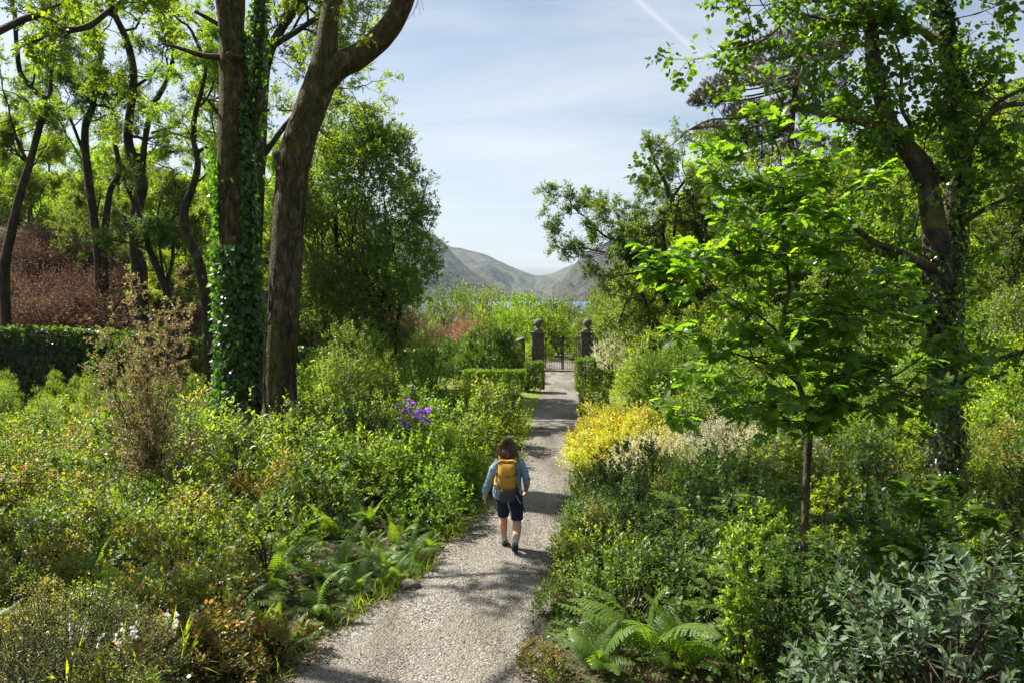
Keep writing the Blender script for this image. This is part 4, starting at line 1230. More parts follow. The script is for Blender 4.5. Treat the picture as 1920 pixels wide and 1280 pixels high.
# clipped hedges
def hedge(name, boxes, label, leaf='leaf_mid', n_per=1100, size=.075, cat='hedge'):
    rg = RNG()
    o = thing(name, label, cat, (boxes[0][0], boxes[0][1], 0))
    fol, st = Geo(), Geo()
    org = np.array([boxes[0][0], boxes[0][1], 0])
    for (cx, cy, sx, sy, z0, z1, rz) in boxes:
        area = 2 * (sx + sy) * (z1 - z0) + sx * sy; n = int(n_per * area)
        fa = np.array([sx * sy, sy * (z1 - z0), sy * (z1 - z0), sx * (z1 - z0), sx * (z1 - z0)]); fi = rg.choice(5, n, p=fa / fa.sum())
        p = rg.uniform(-1, 1, (n, 3)); nn = np.zeros((n, 3))
        for k, (axn, sg) in enumerate(((2, 1), (0, 1), (0, -1), (1, -1), (1, 1))):
            m_ = fi == k; p[m_, axn] = sg * (1 - rg.uniform(0, .22, m_.sum()) ** 1.3); nn[m_, axn] = sg
        # rounded edges and uneven clipping
        p = p / np.maximum(1, (np.abs(p) ** 9).sum(1, keepdims=True) ** (1 / 9))
        p = p * (1 + .085 * fbm(p * [2.2 * max(1, sx), 2.2, 2.2] + cx, 3, int(abs(cx) * 10)) + .03 * rg.normal(size=n))[:, None]
        q = p * np.array([sx / 2, sy / 2, (z1 - z0) / 2]); c_, s_ = math.cos(rz), math.sin(rz)
        q = np.stack([q[:, 0] * c_ - q[:, 1] * s_, q[:, 0] * s_ + q[:, 1] * c_, q[:, 2]], -1); nn = np.stack([nn[:, 0] * c_ - nn[:, 1] * s_, nn[:, 0] * s_ + nn[:, 1] * c_, nn[:, 2]], -1)
        q = q + np.array([cx, cy, (z0 + z1) / 2]) - org
        put_leaves(fol, q, nn * .7 + np.array([0, 0, .5]) + rg.normal(size=(n, 3)) * .6, nn * .6 + np.array([0, 0, .6]) + rg.normal(size=(n, 3)) * .5, rg.uniform(.6, 1.2, n) * size, 'diamond', rg)
        ln = max(sx, sy); k = max(1, int(ln / .45))
        for i in range(k):
            a_ = ((i + .5) / k - .5) * ln; dx, dy = (a_, 0) if sx >= sy else (0, a_)
            b0 = np.array([cx + dx * c_ - dy * s_, cy + dx * s_ + dy * c_, float(gz(cx, cy)) - .05]) - org
            tube(st, [b0, b0 + [.02, .01, (z0 + z1) / 2], b0 + [.0, .0, z1 - .1]], [.022, .017, .008], 6)
            for b in range(14):
                e = b0 + np.array([rg.uniform(-.25, .25), rg.uniform(-.25, .25), rg.uniform(z0 + .1, z1 - .05)]); s0 = b0 + [0, 0, max(.12, (e - b0)[2] * .6)]
                tube(st, [s0, (s0 + e) / 2 + [0, 0, .03], e], [.009, .006, .003], 4, cap=False)
    st.build('stems', M['twig'], o, True)['kind'] = 'stuff'; fol.build('foliage', M[leaf], o)
    return o


hedge('hedge_pier', [(hx(955, 22), 22.0, .56, .56, .14, 1.15, .06)], 'square clipped hedge block on a bare stem beside the lawn')
hedge('low_hedge', [(hx(893, 22.6), 22.5, 1.45, .5, .12, .88, .0)], 'low loose hedge ending at a clipped block on a bare stem')
hedge('hedge_pier', [(hx(1003, 31.3), 31.4, .68, .68, .12, 1.22, .0)], 'clipped hedge block at the end of the long clipped hedge', size=.08)
hedge('low_hedge', [(hx(930, 31.6), 31.6, 2.6, .65, .05, .86, .0)], 'long low clipped hedge below the dark domed bush', size=.08)
hedge('hedge_pier', [(hx(1098, 32), 32.0, .75, .8, .0, 1.28, .0)], 'tall clipped hedge block near the pale bush', size=.08)
hedge('low_hedge', [(hx(1146, 32.3), 32.2, 1.5, .6, .0, .80, .0)], 'low clipped hedge running behind the round hedge block', size=.08)
hedge('hedge_pier', [(hx(1114, 24.6), 24.6, .80, .7, .0, .93, .1)], 'rounded low hedge block beside the golden mound')

# around and beyond the gate
def big(key, px, D, s, sz, name, label, cat='bush', group=None, z=None):
    return plant(key, hx(px, D), D, s, name, label, cat, group, rng, z, sz)


big('dome', 918, 35.5, 1.5, 2.35, 'domed_bush', 'dark domed evergreen bush behind the long clipped hedge')
big('dome', 858, 36.5, 1.0, 1.7, 'domed_bush', 'smaller dark evergreen bush left of the domed bush')
big('white', 1146, 35.5, 1.75, 2.2, 'pale_bush', 'pale grey-green rounded bush hiding the gate pillar')
big('white', 1185, 37, 2.2, 2.9, 'pale_bush', 'taller pale bush behind the rounded pale bush by the pillar')
for px, D, s, sz, k in ((1215, 26, 1.1, .95, 'tall'), (1265, 24, 1.15, 1.02, 'tall'), (1236, 22.5, .85, .75, 'tall_mid'), (1300, 26, 1.2, 1.1, 'tall')):
    big(k, px, D, s, sz, 'tall_shrub', 'tall sunlit light-green shrub behind the golden mound', 'shrub', 'tall shrubs behind the golden mound')
for px, D, s, sz, k in ((955, 52, 2.0, 2.6, 'bush_lime'), (1000, 58, 2.2, 2.3, 'bush'), (925, 56, 2.3, 3.1, 'bush_olive'), (1100, 50, 1.5, 1.8, 'bush'), (1128, 46, 1.8, 2.6, 'bush_mid'), (1065, 76, 3.0, 3.2, 'bush_olive'),
                        (1035, 78, 2.8, 3.5, 'bush_mid'), (985, 70, 2.6, 3.3, 'bush_lime'), (1010, 47.5, .9, 1.3, 'bush_lime'), (880, 62, 2.6, 3.3, 'bush_olive'), (840, 58, 2.2, 3.3, 'bush_olive'), (1150, 60, 2.6, 4.2, 'bush_mid'),
                        (1000, 86, 2.8, 3.7, 'bush_olive'), (960, 84, 3, 3.8, 'bush'), (905, 48, 1.4, 1.6, 'bush_lime'), (1030, 66, 1.6, 2.1, 'bush_olive'), (1075, 62, 1.3, 1.4, 'bush_lime')):
    big(k, px, D, s, sz, 'lakeside_bush', 'sunlit bush beyond the iron gate, before the lake', 'bush', 'bushes between the gate and the lake')
big('pitto', 1022, 50, 2.4, 4.0, 'yellow_green_bush', 'tall yellow-green bush rising beyond the gate pillar')
big('pitto', 1050, 51, 1.6, 3.2, 'yellow_green_bush', 'slim yellow-green bush beyond the middle of the gate')
for px, D, s in ((868, 44, 1.5), (840, 43, 1.6), (895, 45, 1.4), (770, 42, 1.7), (735, 41, 1.6), (800, 42.5, 1.6)):
    big('bracken_pink', px, D, s, s * 1.25, 'dead_bracken', 'pinkish dead bracken clump behind the domed bush', 'bracken', 'pinkish dead bracken')
# brown bracken bank behind the ivy wall on the left
for i in range(190):
    x = rng.uniform(-32, -7.5) if i < 130 else rng.uniform(-26, -15); d = rng.uniform(1.4, 15)
    y = WA[1] + (d - (x - WA[0]) * WN[0]) / WN[1]
    if y < 22 or y > 60 or not inview(x, y, 3): continue
    plant('bracken', x, y, rng.uniform(1.0, 1.7), 'brown_bracken', 'brown dead bracken on the bank {b}', 'bracken', 'brown bracken bank', rng)
# ------------------------------------------------------------------ trees
def grow(rng, p, d, L, r, lvl, wood, shoots, wander=.22, up=.12, kids=(4, 6), ratio=.62, sh=6, sides=(3, 4, 5, 7), start=.3, ang=(.5, 1.1), min_r=.004):
    n = max(4, int(L / .28) + 2) if lvl else 4
    pts = [np.array(p, float)]; dd = unit(d)
    for i in range(n - 1):
        dd = unit(dd + rng.normal(size=3) * wander + np.array([0, 0, up]))
        pts.append(pts[-1] + dd * (L / (n - 1)))
    pts = np.array(pts)
    rr = np.linspace(r, max(min_r, r * (.45 if lvl else .3)), n)
    tube(wood, pts, rr, sides[min(lvl, 3)], cap=False)
    if lvl == 0:
        for k in range(sh):
            t = rng.uniform(.15, 1) * (n - 1); i = min(int(t), n - 2)
            b = pts[i] + (pts[i + 1] - pts[i]) * (t - i)
            shoots.append((b, unit(unit(pts[i + 1] - pts[i]) + rng.normal(size=3) * .8)))
        return
    m = int(rng.integers(kids[0], kids[1] + 1))
    for k in range(m):
        t = (start + (1 - start) * (k + rng.uniform(.2, .9)) / m) * (n - 1); i = min(int(t), n - 2)
        b = pts[i] + (pts[i + 1] - pts[i]) * (t - i)
        ax = unit(pts[i + 1] - pts[i])
        sd = unit(np.cross(ax, rng.normal(size=3)))
        a = rng.uniform(*ang)
        cd = ax * math.cos(a) + sd * math.sin(a)
        f = 1 - .45 * t / (n - 1)
        grow(rng, b, cd, L * ratio * f * rng.uniform(.8, 1.25), max(min_r, np.interp(t, np.arange(n), rr) * .62), lvl - 1, wood, shoots, wander, up, kids, ratio, sh, sides, start, ang, min_r)
    # the leader goes on
    grow(rng, pts[-1], dd, L * ratio * .7, rr[-1], lvl - 1, wood, shoots, wander, up, kids, ratio, sh, sides, start, ang, min_r)


def dress(fol, rng, shoots, n, size, kind, L=.22, twig=None, spread=.95, up=.4, jit=.4):
    if not shoots: return
    s = np.array([a for a, b in shoots]); d = np.array([b for a, b in shoots])
    shoot_leaves(fol, rng, s, d, L * rng.uniform(.6, 1.3, len(s)), n, size, kind, spread, up, twig=twig, twig_r=.003, jit=jit)


def traced(pix, D, step=6):
    """(px, py, width px, depth offset) -> smooth 3-D line and radii at distance D"""
    p = np.array([P(a, b, D + o) for a, b, w, o in pix]); r = np.array([w / 2 / FPX * D for a, b, w, o in pix])
    q = catmull(p, step); rr = np.interp(np.linspace(0, len(r) - 1, len(q)), np.arange(len(r)), r)
    return q, rr


def rooted(p, r, flare=1.5):
    """carry the lower end (first point) straight down into the ground"""
    x, y = p[0][:2]; z = float(gz(x, y)) - .15
    k = np.linspace(z, p[0][2], 8)[:-1]
    add = np.stack([np.full(7, x), np.full(7, y), k], -1); fl = r[0] * (1 + (flare - 1) * np.exp(-(k - z) / .35))
    return np.vstack([add, p]), np.r_[fl, r]


def at(p, t):
    return np.array([np.interp(t * (len(p) - 1), np.arange(len(p)), p[:, k]) for k in range(3)])


def tree_root(name, label, base, cat='tree', group=None):
    t = thing(name, label, cat, (base[0], base[1], float(gz(base[0], base[1]))), 0, group)
    return t


def shift(geo, off):
    geo.v = [v - off for v in geo.v]


def finish(t, **parts):
    """parts: name -> (Geo, material, smooth)"""
    off = np.array(t.location)
    for k, (g_, m_, s_) in parts.items():
        for q_ in (g_ if isinstance(g_, list) else [g_]):
            if q_.n == 0: continue
            shift(q_, off); o = q_.build(k, M[m_], t, s_)
            if k in ('twigs', 'ivy', 'ivy_stems'): o['kind'] = 'stuff'
    return t


def ivy_on(geo, rng, p, r, n, size=(.06, .12), side=None, out=.06, t0=0, t1=1, lift=0.35):
    """ivy leaves hugging a stem; side = preferred direction"""
    t = rng.uniform(t0, t1, n); idx = t * (len(p) - 1)
    c = np.stack([np.interp(idx, np.arange(len(p)), p[:, k]) for k in range(3)], -1); rr = np.interp(idx, np.arange(len(p)), r)
    u = rng.normal(size=(n, 3)); u[:, 2] = 0
    if side is not None: u = unit(u) + np.asarray(side) * 1.0
    u = unit(u)
    q = c + u * (rr + out * rng.uniform(.1, 1.0, n) ** 1.5)[:, None]
    put_leaves(geo, q, np.array([0, 0, -1.0]) * .8 + u * .5 + rng.normal(size=(n, 3)) * .4, u * .8 + np.array([0, 0, lift]) + rng.normal(size=(n, 3)) * .35, rng.uniform(*size, n), 'ivy', rng)


def one(lst):
    g_ = Geo(); lst.append(g_); return g_


def climbers(geo, rng, p, r, n, t1=.8):
    """old ivy stems and roots winding up a trunk"""
    for k in range(n):
        a0 = rng.uniform(0, 6.28); t0 = rng.uniform(0, .5); te = min(t1, t0 + rng.uniform(.1, .4)); m = 26; ts = np.linspace(t0, te, m)
        c = np.array([at(p, q) for q in ts]); rr = np.interp(ts * (len(r) - 1), np.arange(len(r)), r)
        a = a0 + np.cumsum(rng.normal(size=m) * .13) + np.linspace(0, rng.normal() * .9, m)
        q = c + np.stack([np.cos(a), np.sin(a), 0 * a], -1) * (rr * 1.03)[:, None]
        tube(geo, q, np.linspace(rng.uniform(.008, .018), .004, m), 5, .2, 9)


def clumpy(shoots, sc=.55, cut=-.05, seed=3):
    """thin a crown into sprays with open gaps between"""
    p = np.array([a for a, b in shoots]); k = fbm(p * sc, 2, seed) > cut
    return [q for q, ok in zip(shoots, k) if ok]


# --- the ivy-clad tree (A)
DA = 17.6
rng = RNG()
pA, rA = traced([(457, 760, 74, 0), (452, 640, 66, 0), (446, 520, 60, 0), (441, 400, 56, 0), (437, 280, 54, 0), (438, 170, 52, 0), (436, 90, 46, 0), (440, 20, 38, .2), (448, -120, 30, .4), (455, -300, 22, .2)], DA)
pA, rA = rooted(pA, rA)
t = tree_root('ivy_clad_tree', 'tall mossy tree trunk thickly clad in ivy', pA[0])
tr_, br, iv, fol, vs = Geo(), [], Geo(), Geo(), Geo()
climbers(vs, rng, pA, rA, 26)
tube(tr_, pA, rA, 26, .13, 2.2, seed=3)
sA, sr = traced([(436, 118, 26, -.1), (424, 60, 26, -.2), (416, 0, 24, -.2), (395, -120, 20, -.3), (350, -260, 16, -.8)], DA); tube(one(br), sA, sr, 12, .1, 4, seed=4)
s2, s2r = traced([(470, 265, 24, .3), (483, 120, 20, .4), (489, 0, 18, .45), (503, -180, 16, .6)], DA); tube(one(br), s2, s2r, 10, .1, 4)
for pix in ([(416, 108, 12, -.1), (380, 105, 10, -.3), (340, 92, 7, -.5), (303, 82, 4, -.7)], [(470, 255, 18, .2), (482, 215, 15, 0), (492, 188, 11, 0), (496, 162, 5, 0)],
            [(415, 50, 9, 0), (390, 35, 8, -.2), (365, 22, 5, -.4)], [(412, 215, 8, 0), (395, 195, 6, -.1), (385, 182, 3, -.1)], [(490, 205, 9, .1), (505, 208, 6, .1)], [(428, 100, 10, -.3), (440, 108, 12, -.32), (462, 104, 6, -.35)]):
    q, rq = traced(pix, DA, 4); tube(one(br), q, rq, 7, .12, 5)
sh = []
wood = Geo()
for base, d, L, r0 in ((at(pA, .93), (-.3, -.8, .5), 3.6, .10), (at(pA, .96), (.5, -.7, .6), 3.4, .09), (at(pA, 1), (.1, .1, 1), 3.8, .11), (sA[-1], (-.7, -.3, .6), 3.2, .09), (s2[-1], (.5, .3, .8), 3.2, .09), (at(pA, .98), (-.8, .2, .6), 3.4, .09), (sA[-6], (-.4, -.9, .25), 3.4, .08)):
    grow(rng, base, d, L, r0, 2, wood, sh, up=.06, kids=(4, 5), sh=7)
dress(fol, rng, clumpy(sh, .6, -.06), 9, .13, 'diamond', .32)
ivy_on(iv, rng, pA, rA, 3400, (.05, .16), (.4, -.35, 0), .18, .0, .36)
ivy_on(iv, rng, pA, rA, 420, (.06, .13), None, .42, .0, .5)
ivy_on(iv, rng, pA, rA, 1500, (.07, .14), (1.5, -.2, 0), .14, .36, .58)
ivy_on(iv, rng, pA, rA, 1500, (.07, .14), (-1.3, .3, 0), .22, .0, .50)
ivy_on(iv, rng, pA, rA, 400, (.06, .11), (2, .1, 0), .10, .55, .75)
ivy_on(iv, rng, s2, s2r, 1700, (.06, .12), None, .12, 0, 1)
finish(t, trunk=(tr_, 'bark', True), limb=(br, 'bark', True), twigs=(wood, 'bark', True), ivy_stems=(vs, 'bark_dark', True), ivy=(iv, 'leaf_ivy', False), crown=(fol, 'leaf_lime', False))

# --- the leaning forked tree (B)
DB = 16.4
rng = RNG()
pB, rB = traced([(524, 790, 62, 0), (526, 680, 58, 0), (532, 560, 57, 0), (539, 450, 56, 0), (546, 360, 56, 0), (552, 300, 62, 0), (566, 250, 58, 0), (585, 195, 56, 0), (604, 145, 58, 0), (612, 90, 42, .0), (616, 40, 34, .05), (630, -30, 32, .2), (640, -160, 28, .3), (640, -330, 20, .3)], DB)
pB, rB = rooted(pB, rB, 1.35)
t = tree_root('leaning_forked_tree', 'bare leaning tree trunk forking into a thick curved limb', pB[0])
tr_, br, fol, vs = Geo(), [], Geo(), Geo()
climbers(vs, rng, pB, rB, 34, .7)
tube(tr_, pB, rB, 26, .10, 2.4, seed=7)
lB, lr = traced([(600, 165, 44, 0), (632, 128, 46, -.05), (668, 108, 45, -.1), (705, 80, 42, -.15), (735, 45, 40, -.2), (756, 5, 38, -.2), (775, -60, 34, -.3), (800, -170, 28, -.5), (840, -320, 20, -.8)], DB); tube(one(br), lB, lr, 22, .12, 3, seed=8)
kn, knr = traced([(545, 315, 44, -.05), (530, 296, 34, -.08), (520, 286, 24, -.1), (518, 282, 10, -.1)], DB, 4); tube(one(br), kn, knr, 14, .12, 4)
wood, sh = Geo(), []
for base, d, L, r0 in ((at(pB, .93), (-.6, -.7, .5), 3.2, .08), (at(pB, 1), (.0, .2, 1), 3.4, .10), (lB[-1], (.2, -.1, 1.0), 3.2, .10), (lB[-8], (-.6, -.7, .9), 3.2, .08), (lB[-14], (.2, .8, .6), 3.0, .08), (at(pB, .97), (.5, .6, .5), 3.0, .08)):
    grow(rng, base, d, L, r0, 2, wood, sh, up=.12, kids=(4, 5), sh=7)
# twigs that hang into the picture at the top
for px, py, L, d in ((790, -25, .5, (.1, 0, -.8)), (770, -20, .45, (-.2, 0, -.9)), (655, -10, .6, (.1, .2, -.7)), (1125, -40, .2, (0, 0, -1))):
    grow(rng, P(px, py, 14.5), d, L, .008, 1, wood, sh, wander=.25, up=-.05, kids=(3, 4), sh=3, start=.2)
q, rq = traced([(775, -60, 20, -.3), (850, -150, 14, -1), (950, -150, 9, -1.6), (1060, -110, 6, -1.9), (1125, -45, 3, -1.9)], DB, 5); tube(one(br), q, rq, 6)
q, rq = traced([(756, -5, 8, -.3), (785, -25, 6, -1.4), (800, -30, 4, -1.8)], DB, 5); tube(one(br), q, rq, 6)
dress(fol, rng, clumpy(sh, .6, .08, 5), 8, .12, 'diamond', .3)
finish(t, trunk=(tr_, 'bark', True), limb=(br, 'bark', True), twigs=(wood, 'bark', True), ivy_stems=(vs, 'bark_dark', True), crown=(fol, 'leaf_lime', False))

# --- open crooked trees behind, on the left bank
def crooked(name, label, D, lines, crown_pts, leaf, seed_n, size, group=None, L=1.6, lvl=2, sh=8, nl=6, kind='diamond', bark='bark_dark', kids=(3, 5), root=True):
    rng = RNG()
    tr_, br, fol, sh_, lm = Geo(), Geo(), Geo(), [], []
    lines = [[(a, b, w * .82, o) for a, b, w, o in l] for l in lines]
    p, r = traced(lines[0], D)
    if root: p, r = rooted(p, r, 1.3)
    t = tree_root(name, label, p[0], 'tree', group)
    tube(tr_, p, r, 14, .12, 3, seed=int(D * 10))
    ends = [(p, r)]
    for l in lines[1:]:
        q, rq = traced(l, D, 5); tube(one(lm), q, rq, 8, .12, 4); ends.append((q, rq))
    for k in range(seed_n):
        q, rq = ends[int(rng.integers(len(ends)))] if k >= len(ends) else ends[k]
        tt = rng.uniform(.45 if q is p else .25, 1.0); b = at(q, tt)
        d = unit(rng.normal(size=3) * [1, 1, .5] + [0, 0, .35])
        grow(rng, b, d, L * rng.uniform(.7, 1.3), max(.012, .45 * np.interp(tt * (len(rq) - 1), np.arange(len(rq)), rq)), lvl, br, sh_, up=.05, kids=kids, sh=sh, wander=.28)
    for (q, rq) in ends:
        grow(rng, q[-1], q[-1] - q[-3], L, rq[-1], lvl, br, sh_, up=.08, kids=kids, sh=sh)
    dress(fol, rng, sh_, nl + 2, size * 1.35, kind, .28)
    return finish(t, trunk=(tr_, bark, True), limb=(lm, bark, True), twigs=(br, bark, True), crown=(fol, leaf, False))


crooked('crooked_tree', 'crooked dark tree with a forked top over brown bracken', 27, [[(8, 500, 22, 0), (25, 420, 19, 0), (42, 350, 17, 0), (55, 310, 16, 0), (78, 225, 14, 0), (92, 190, 12, 0), (70, 175, 11, 0), (40, 140, 11, 0), (32, 90, 10, 0), (28, 30, 9, 0)],
        [(55, 310, 9, 0), (35, 270, 7, -.2), (18, 215, 4, -.3)], [(92, 190, 10, 0), (97, 130, 8, .2), (98, 60, 7, .3), (75, 0, 6, .3)], [(30, 60, 6, 0), (60, 30, 6, 0), (110, 10, 5, -.3)]], None, 'leaf_bright', 15, .075)
crooked('twisting_tree', 'thick twisting tree with S-shaped trunk', 30, [[(262, 520, 34, 0), (255, 430, 30, 0), (258, 385, 28, 0), (266, 345, 26, 0), (252, 305, 22, 0), (240, 255, 20, 0), (248, 180, 18, 0), (250, 130, 17, 0), (237, 75, 15, 0), (212, 20, 13, 0), (200, -30, 12, 0)],
        [(266, 330, 16, 0), (272, 265, 14, .2), (285, 205, 13, .3), (318, 140, 11, .4), (327, 75, 10, .5), (318, 20, 8, .5)], [(285, 250, 7, .3), (320, 240, 5, .2), (342, 240, 3, .1)], [(250, 165, 8, 0), (280, 145, 6, -.3), (297, 125, 4, -.3)]], None, 'leaf_bright', 16, .075, L=1.7)
crooked('snaking_tree', 'slim snaking tree with mossy bend next to the ivy-clad trunk', 24, [[(390, 640, 24, 0), (386, 560, 22, 0), (372, 490, 21, 0), (350, 440, 20, 0), (346, 395, 18, 0), (360, 355, 17, 0), (371, 310, 14, 0), (363, 260, 12, 0), (366, 215, 11, 0), (378, 170, 9, 0), (385, 120, 8, 0), (360, 60, 7, 0)],
        [(371, 285, 9, 0), (390, 275, 8, 0), (403, 262, 7, 0), (400, 240, 4, 0)], [(366, 205, 6, 0), (385, 190, 5, 0), (400, 160, 4, 0)]], None, 'leaf_bright', 10, .07, L=1.2)
crooked('slim_tree', 'slim bent tree with pale bark on the bracken bank', 33, [[(195, 460, 16, 0), (205, 365, 14, 0), (222, 330, 13, 0), (222, 300, 11, 0), (214, 260, 9, 0), (219, 215, 8, 0), (200, 200, 7, 0), (175, 197, 6, 0), (150, 180, 5, 0)]], None, 'leaf_mid', 9, .075)
crooked('slim_tree', 'straight-topped dark tree among bank foliage', 33, [[(185, 480, 20, 0), (175, 400, 18, 0), (162, 300, 17, 0), (160, 240, 16, 0), (174, 200, 14, 0), (180, 150, 12, 0), (190, 90, 10, 0), (165, 50, 8, 0)], [(162, 300, 8, 0), (130, 220, 7, 0), (115, 205, 6, .1)]], None, 'leaf_mid', 12, .075)
crooked('leaning_shrub_tree', 'low leaning multi-stemmed tree below the bracken bank', 26, [[(318, 600, 20, 0), (312, 545, 18, 0), (285, 480, 14, 0), (270, 430, 12, 0), (258, 395, 10, 0)], [(312, 545, 9, 0), (325, 470, 8, .2), (318, 420, 7, .3)], [(310, 540, 8, 0), (300, 470, 6, -.2), (295, 410, 5, -.2)]], None, 'leaf_dark', 14, .06, L=1.1)
# the tree behind the trunks, lime leaves
crooked('lime_leaved_tree', 'tree with glowing lime leaves behind the two big trunks', 27, [[(470, 640, 30, 0), (478, 500, 28, 0), (488, 300, 26, 0), (497, 130, 24, 0), (525, 60, 20, 0), (550, 20, 18, 0), (562, -20, 16, 0)],
        [(495, 95, 16, 0), (530, 75, 15, -.3), (570, 50, 13, -.5), (605, 25, 10, -.8), (640, -10, 7, -1)], [(488, 300, 16, 0), (540, 230, 12, .5), (600, 170, 9, 1), (650, 110, 6, 1.2)], [(490, 240, 14, 0), (430, 150, 10, .4), (380, 60, 8, .6)]], None, 'leaf_lime', 32, .085, L=1.8, lvl=2, sh=6)
# long dark limb crossing the top left, from a tree standing outside the picture
rng = RNG()
tr_, br, fol, sh_ = Geo(), Geo(), Geo(), []
t = thing('overhanging_tree', 'long dark wavy limb with hanging leaves crossing before the sky', 'tree', (-11.5, 11.5, float(gz(-11.5, 11.5))))
pT = catmull([[-11.5, 11.5, 0], [-11.3, 11.6, 3], [-11.0, 11.8, 6.5], [-10.6, 12, 10], [-10.6, 12.2, 14]], 6); tube(tr_, pT, np.linspace(.32, .14, len(pT)), 16, .1)
lm = []
q, rq = traced([(-190, 140, 20, -3.5), (-60, 90, 17, -2), (0, 58, 13, -1), (60, 32, 12, -.4), (95, 40, 12, 0), (125, 56, 12, 0), (165, 50, 11, 0), (200, 25, 11, .2), (240, -5, 9, .4), (300, -50, 7, .6)], 13.5, 5); tube(one(lm), q, rq, 9, .1, 4)
q2, rq2 = traced([(112, 52, 6, 0), (80, 72, 5, 0), (50, 85, 4, 0), (20, 95, 2, 0)], 13.5, 4); tube(one(lm), q2, rq2, 6)
j, jr = np.vstack([pT[10], (pT[10] + q[0]) / 2 + [0, 0, .2], q[0]]), [.12, .1, rq[0]]; tube(one(lm), catmull(j, 5), np.linspace(.12, rq[0], 11), 8)
for k in range(9):
    b = at(q, rng.uniform(.35, 1)); grow(rng, b, rng.normal(size=3) * [.8, .8, .5], rng.uniform(.5, .9), .012, 1, br, sh_, wander=.3, up=-.02, kids=(3, 4), sh=3)
for d, L in (((-.2, -1, .5), 4.0), ((.9, -.7, .3), 4.4), ((.9, .2, .6), 4.0), ((.3, .9, .7), 3.4), ((.1, 0, 1), 3.6), ((1, -.3, .1), 4.4)):
    grow(rng, pT[int(rng.integers(15, 24))], d, L, .09, 2, br, sh_, up=.03, kids=(4, 5), sh=7)
dress(fol, rng, clumpy(sh_, .7, -.2, 9), 11, .13, 'diamond', .32)
finish(t, trunk=(tr_, 'bark_dark', True), limb=(lm, 'bark_dark', True), twigs=(br, 'bark_dark', True), crown=(fol, 'leaf_bright', False))

# --- shared background trees: one open, one dense, each in a few shapes
BG = {}


def bg_tree(key, h, crown_r, leaf, size, dense, n=2, bark='bark_dark', nl=7, lv=2):
    BG[key] = []
    for i in range(n):
        rng = RNG(); tr_, fol, sh_ = Geo(), Geo(), []
        p = catmull([[0, 0, -.2], [rng.normal() * .15, rng.normal() * .15, h * .22], [rng.normal() * .3, rng.normal() * .3, h * .5], [rng.normal() * .4, rng.normal() * .4, h * .8]], 6)
        r = np.linspace(.022 * h, .006 * h, len(p)); tube(tr_, p, r, 9, .12, 2)
        for k in range(dense):
            tt = rng.uniform(.25, 1); b = at(p, tt); a = rng.uniform(0, 6.28)
            L = crown_r * (1.05 - .55 * abs(tt - .5)) * rng.uniform(.55, .9)
            grow(rng, b, (math.cos(a), math.sin(a), rng.uniform(.1, .9)), L, .006 * h, lv, tr_, sh_, up=.06, kids=(4, 5), sh=9, wander=.25, start=.2)
        dress(fol, rng, sh_, nl, size, 'diamond', .3)
        BG[key].append((tr_.mesh('trunk', M[bark], True), fol.mesh('crown', M[leaf])))


bg_tree('open', 8, 2.6, 'leaf_bright', .13, 11)
bg_tree('lime', 8, 2.6, 'leaf_lime', .13, 11)
bg_tree('olive', 8, 2.5, 'leaf_olive', .128, 11)


def bgt(key, px, D, s, name, label, group, rng, sz=None, z=None):
    x = hx(px, D)
    v = BG[key][int(rng.integers(len(BG[key])))]
    if '{b}' in label: label = label.replace('{b}', bank(x, D)); group = label
    t = thing(name, label, 'tree', (x, D, float(gz(x, D)) if z is None else z), float(rng.uniform(0, 6.28)), group)
    t.scale = (s, s, sz or s)
    link('trunk', v[0], t); link('crown', v[1], t)
    return t


rng = RNG()
for px, D, s, k in ((60, 40, .95, 'open'), (150, 46, .95, 'lime'), (240, 42, .85, 'open'), (330, 40, .9, 'open'), (400, 46, 1.0, 'olive'), (470, 42, 1.0, 'lime'), (540, 44, 1.15, 'open'), (110, 58, .9, 'open'), (290, 56, .9, 'olive'),
                    (-20, 50, 1.0, 'lime'), (380, 60, .9, 'lime'), (300, 34, .62, 'open'), (440, 36, .8, 'open'), (200, 37, .7, 'olive'), (580, 50, 1.1, 'lime'), (510, 56, 1.1, 'olive')):
    bgt(k, px, D, s, 'bank_tree', 'light-leaved tree on the bank {b}', 'trees on the bank behind the ivy wall', rng)
# dense hollies low on the bank
for px, D, s, sz in ((215, 27.5, 1.3, 2.2), (290, 31, 1.3, 1.9), (400, 29, 1.2, 1.7), (420, 33, 1.5, 2.2), (560, 36, 1.6, 2.5), (620, 37, 1.5, 2.2)):
    big('dome', px, D, s, sz, 'dark_holly', 'dark evergreen bush on the bank {b}', 'bush', 'dark bushes on the bank')

for i in range(70):
    x = rng.uniform(-42, -8); d = rng.uniform(15, 36); y = WA[1] + (d - (x - WA[0]) * WN[0]) / WN[1]
    if y < 26 or y > 75 or not inview(x, y, 6): continue
    k = ['bush_lime', 'bush', 'bush_olive', 'bush_mid'][int(rng.integers(4))]; s_ = rng.uniform(1.4, 2.4)
    plant(k, x, y, s_, 'bank_bush', 'sunlit bush on the bank {b}', 'bush', 'bushes on the bank behind the ivy wall', rng, None, s_ * rng.uniform(1, 1.6))
for i in range(80):
    y = rng.uniform(24, 62); x = rng.uniform(.16 * y + 3, .72 * y + 3)
    k = ['bush_lime', 'bush', 'bush_olive', 'bush_mid'][int(rng.integers(4))]; s_ = rng.uniform(1.4, 2.3)
    plant(k, x, y, s_, 'slope_bush', 'sunlit bush on the slope {b}', 'bush', 'bushes on the slope beyond the alder', rng, None, s_ * rng.uniform(1, 1.7))

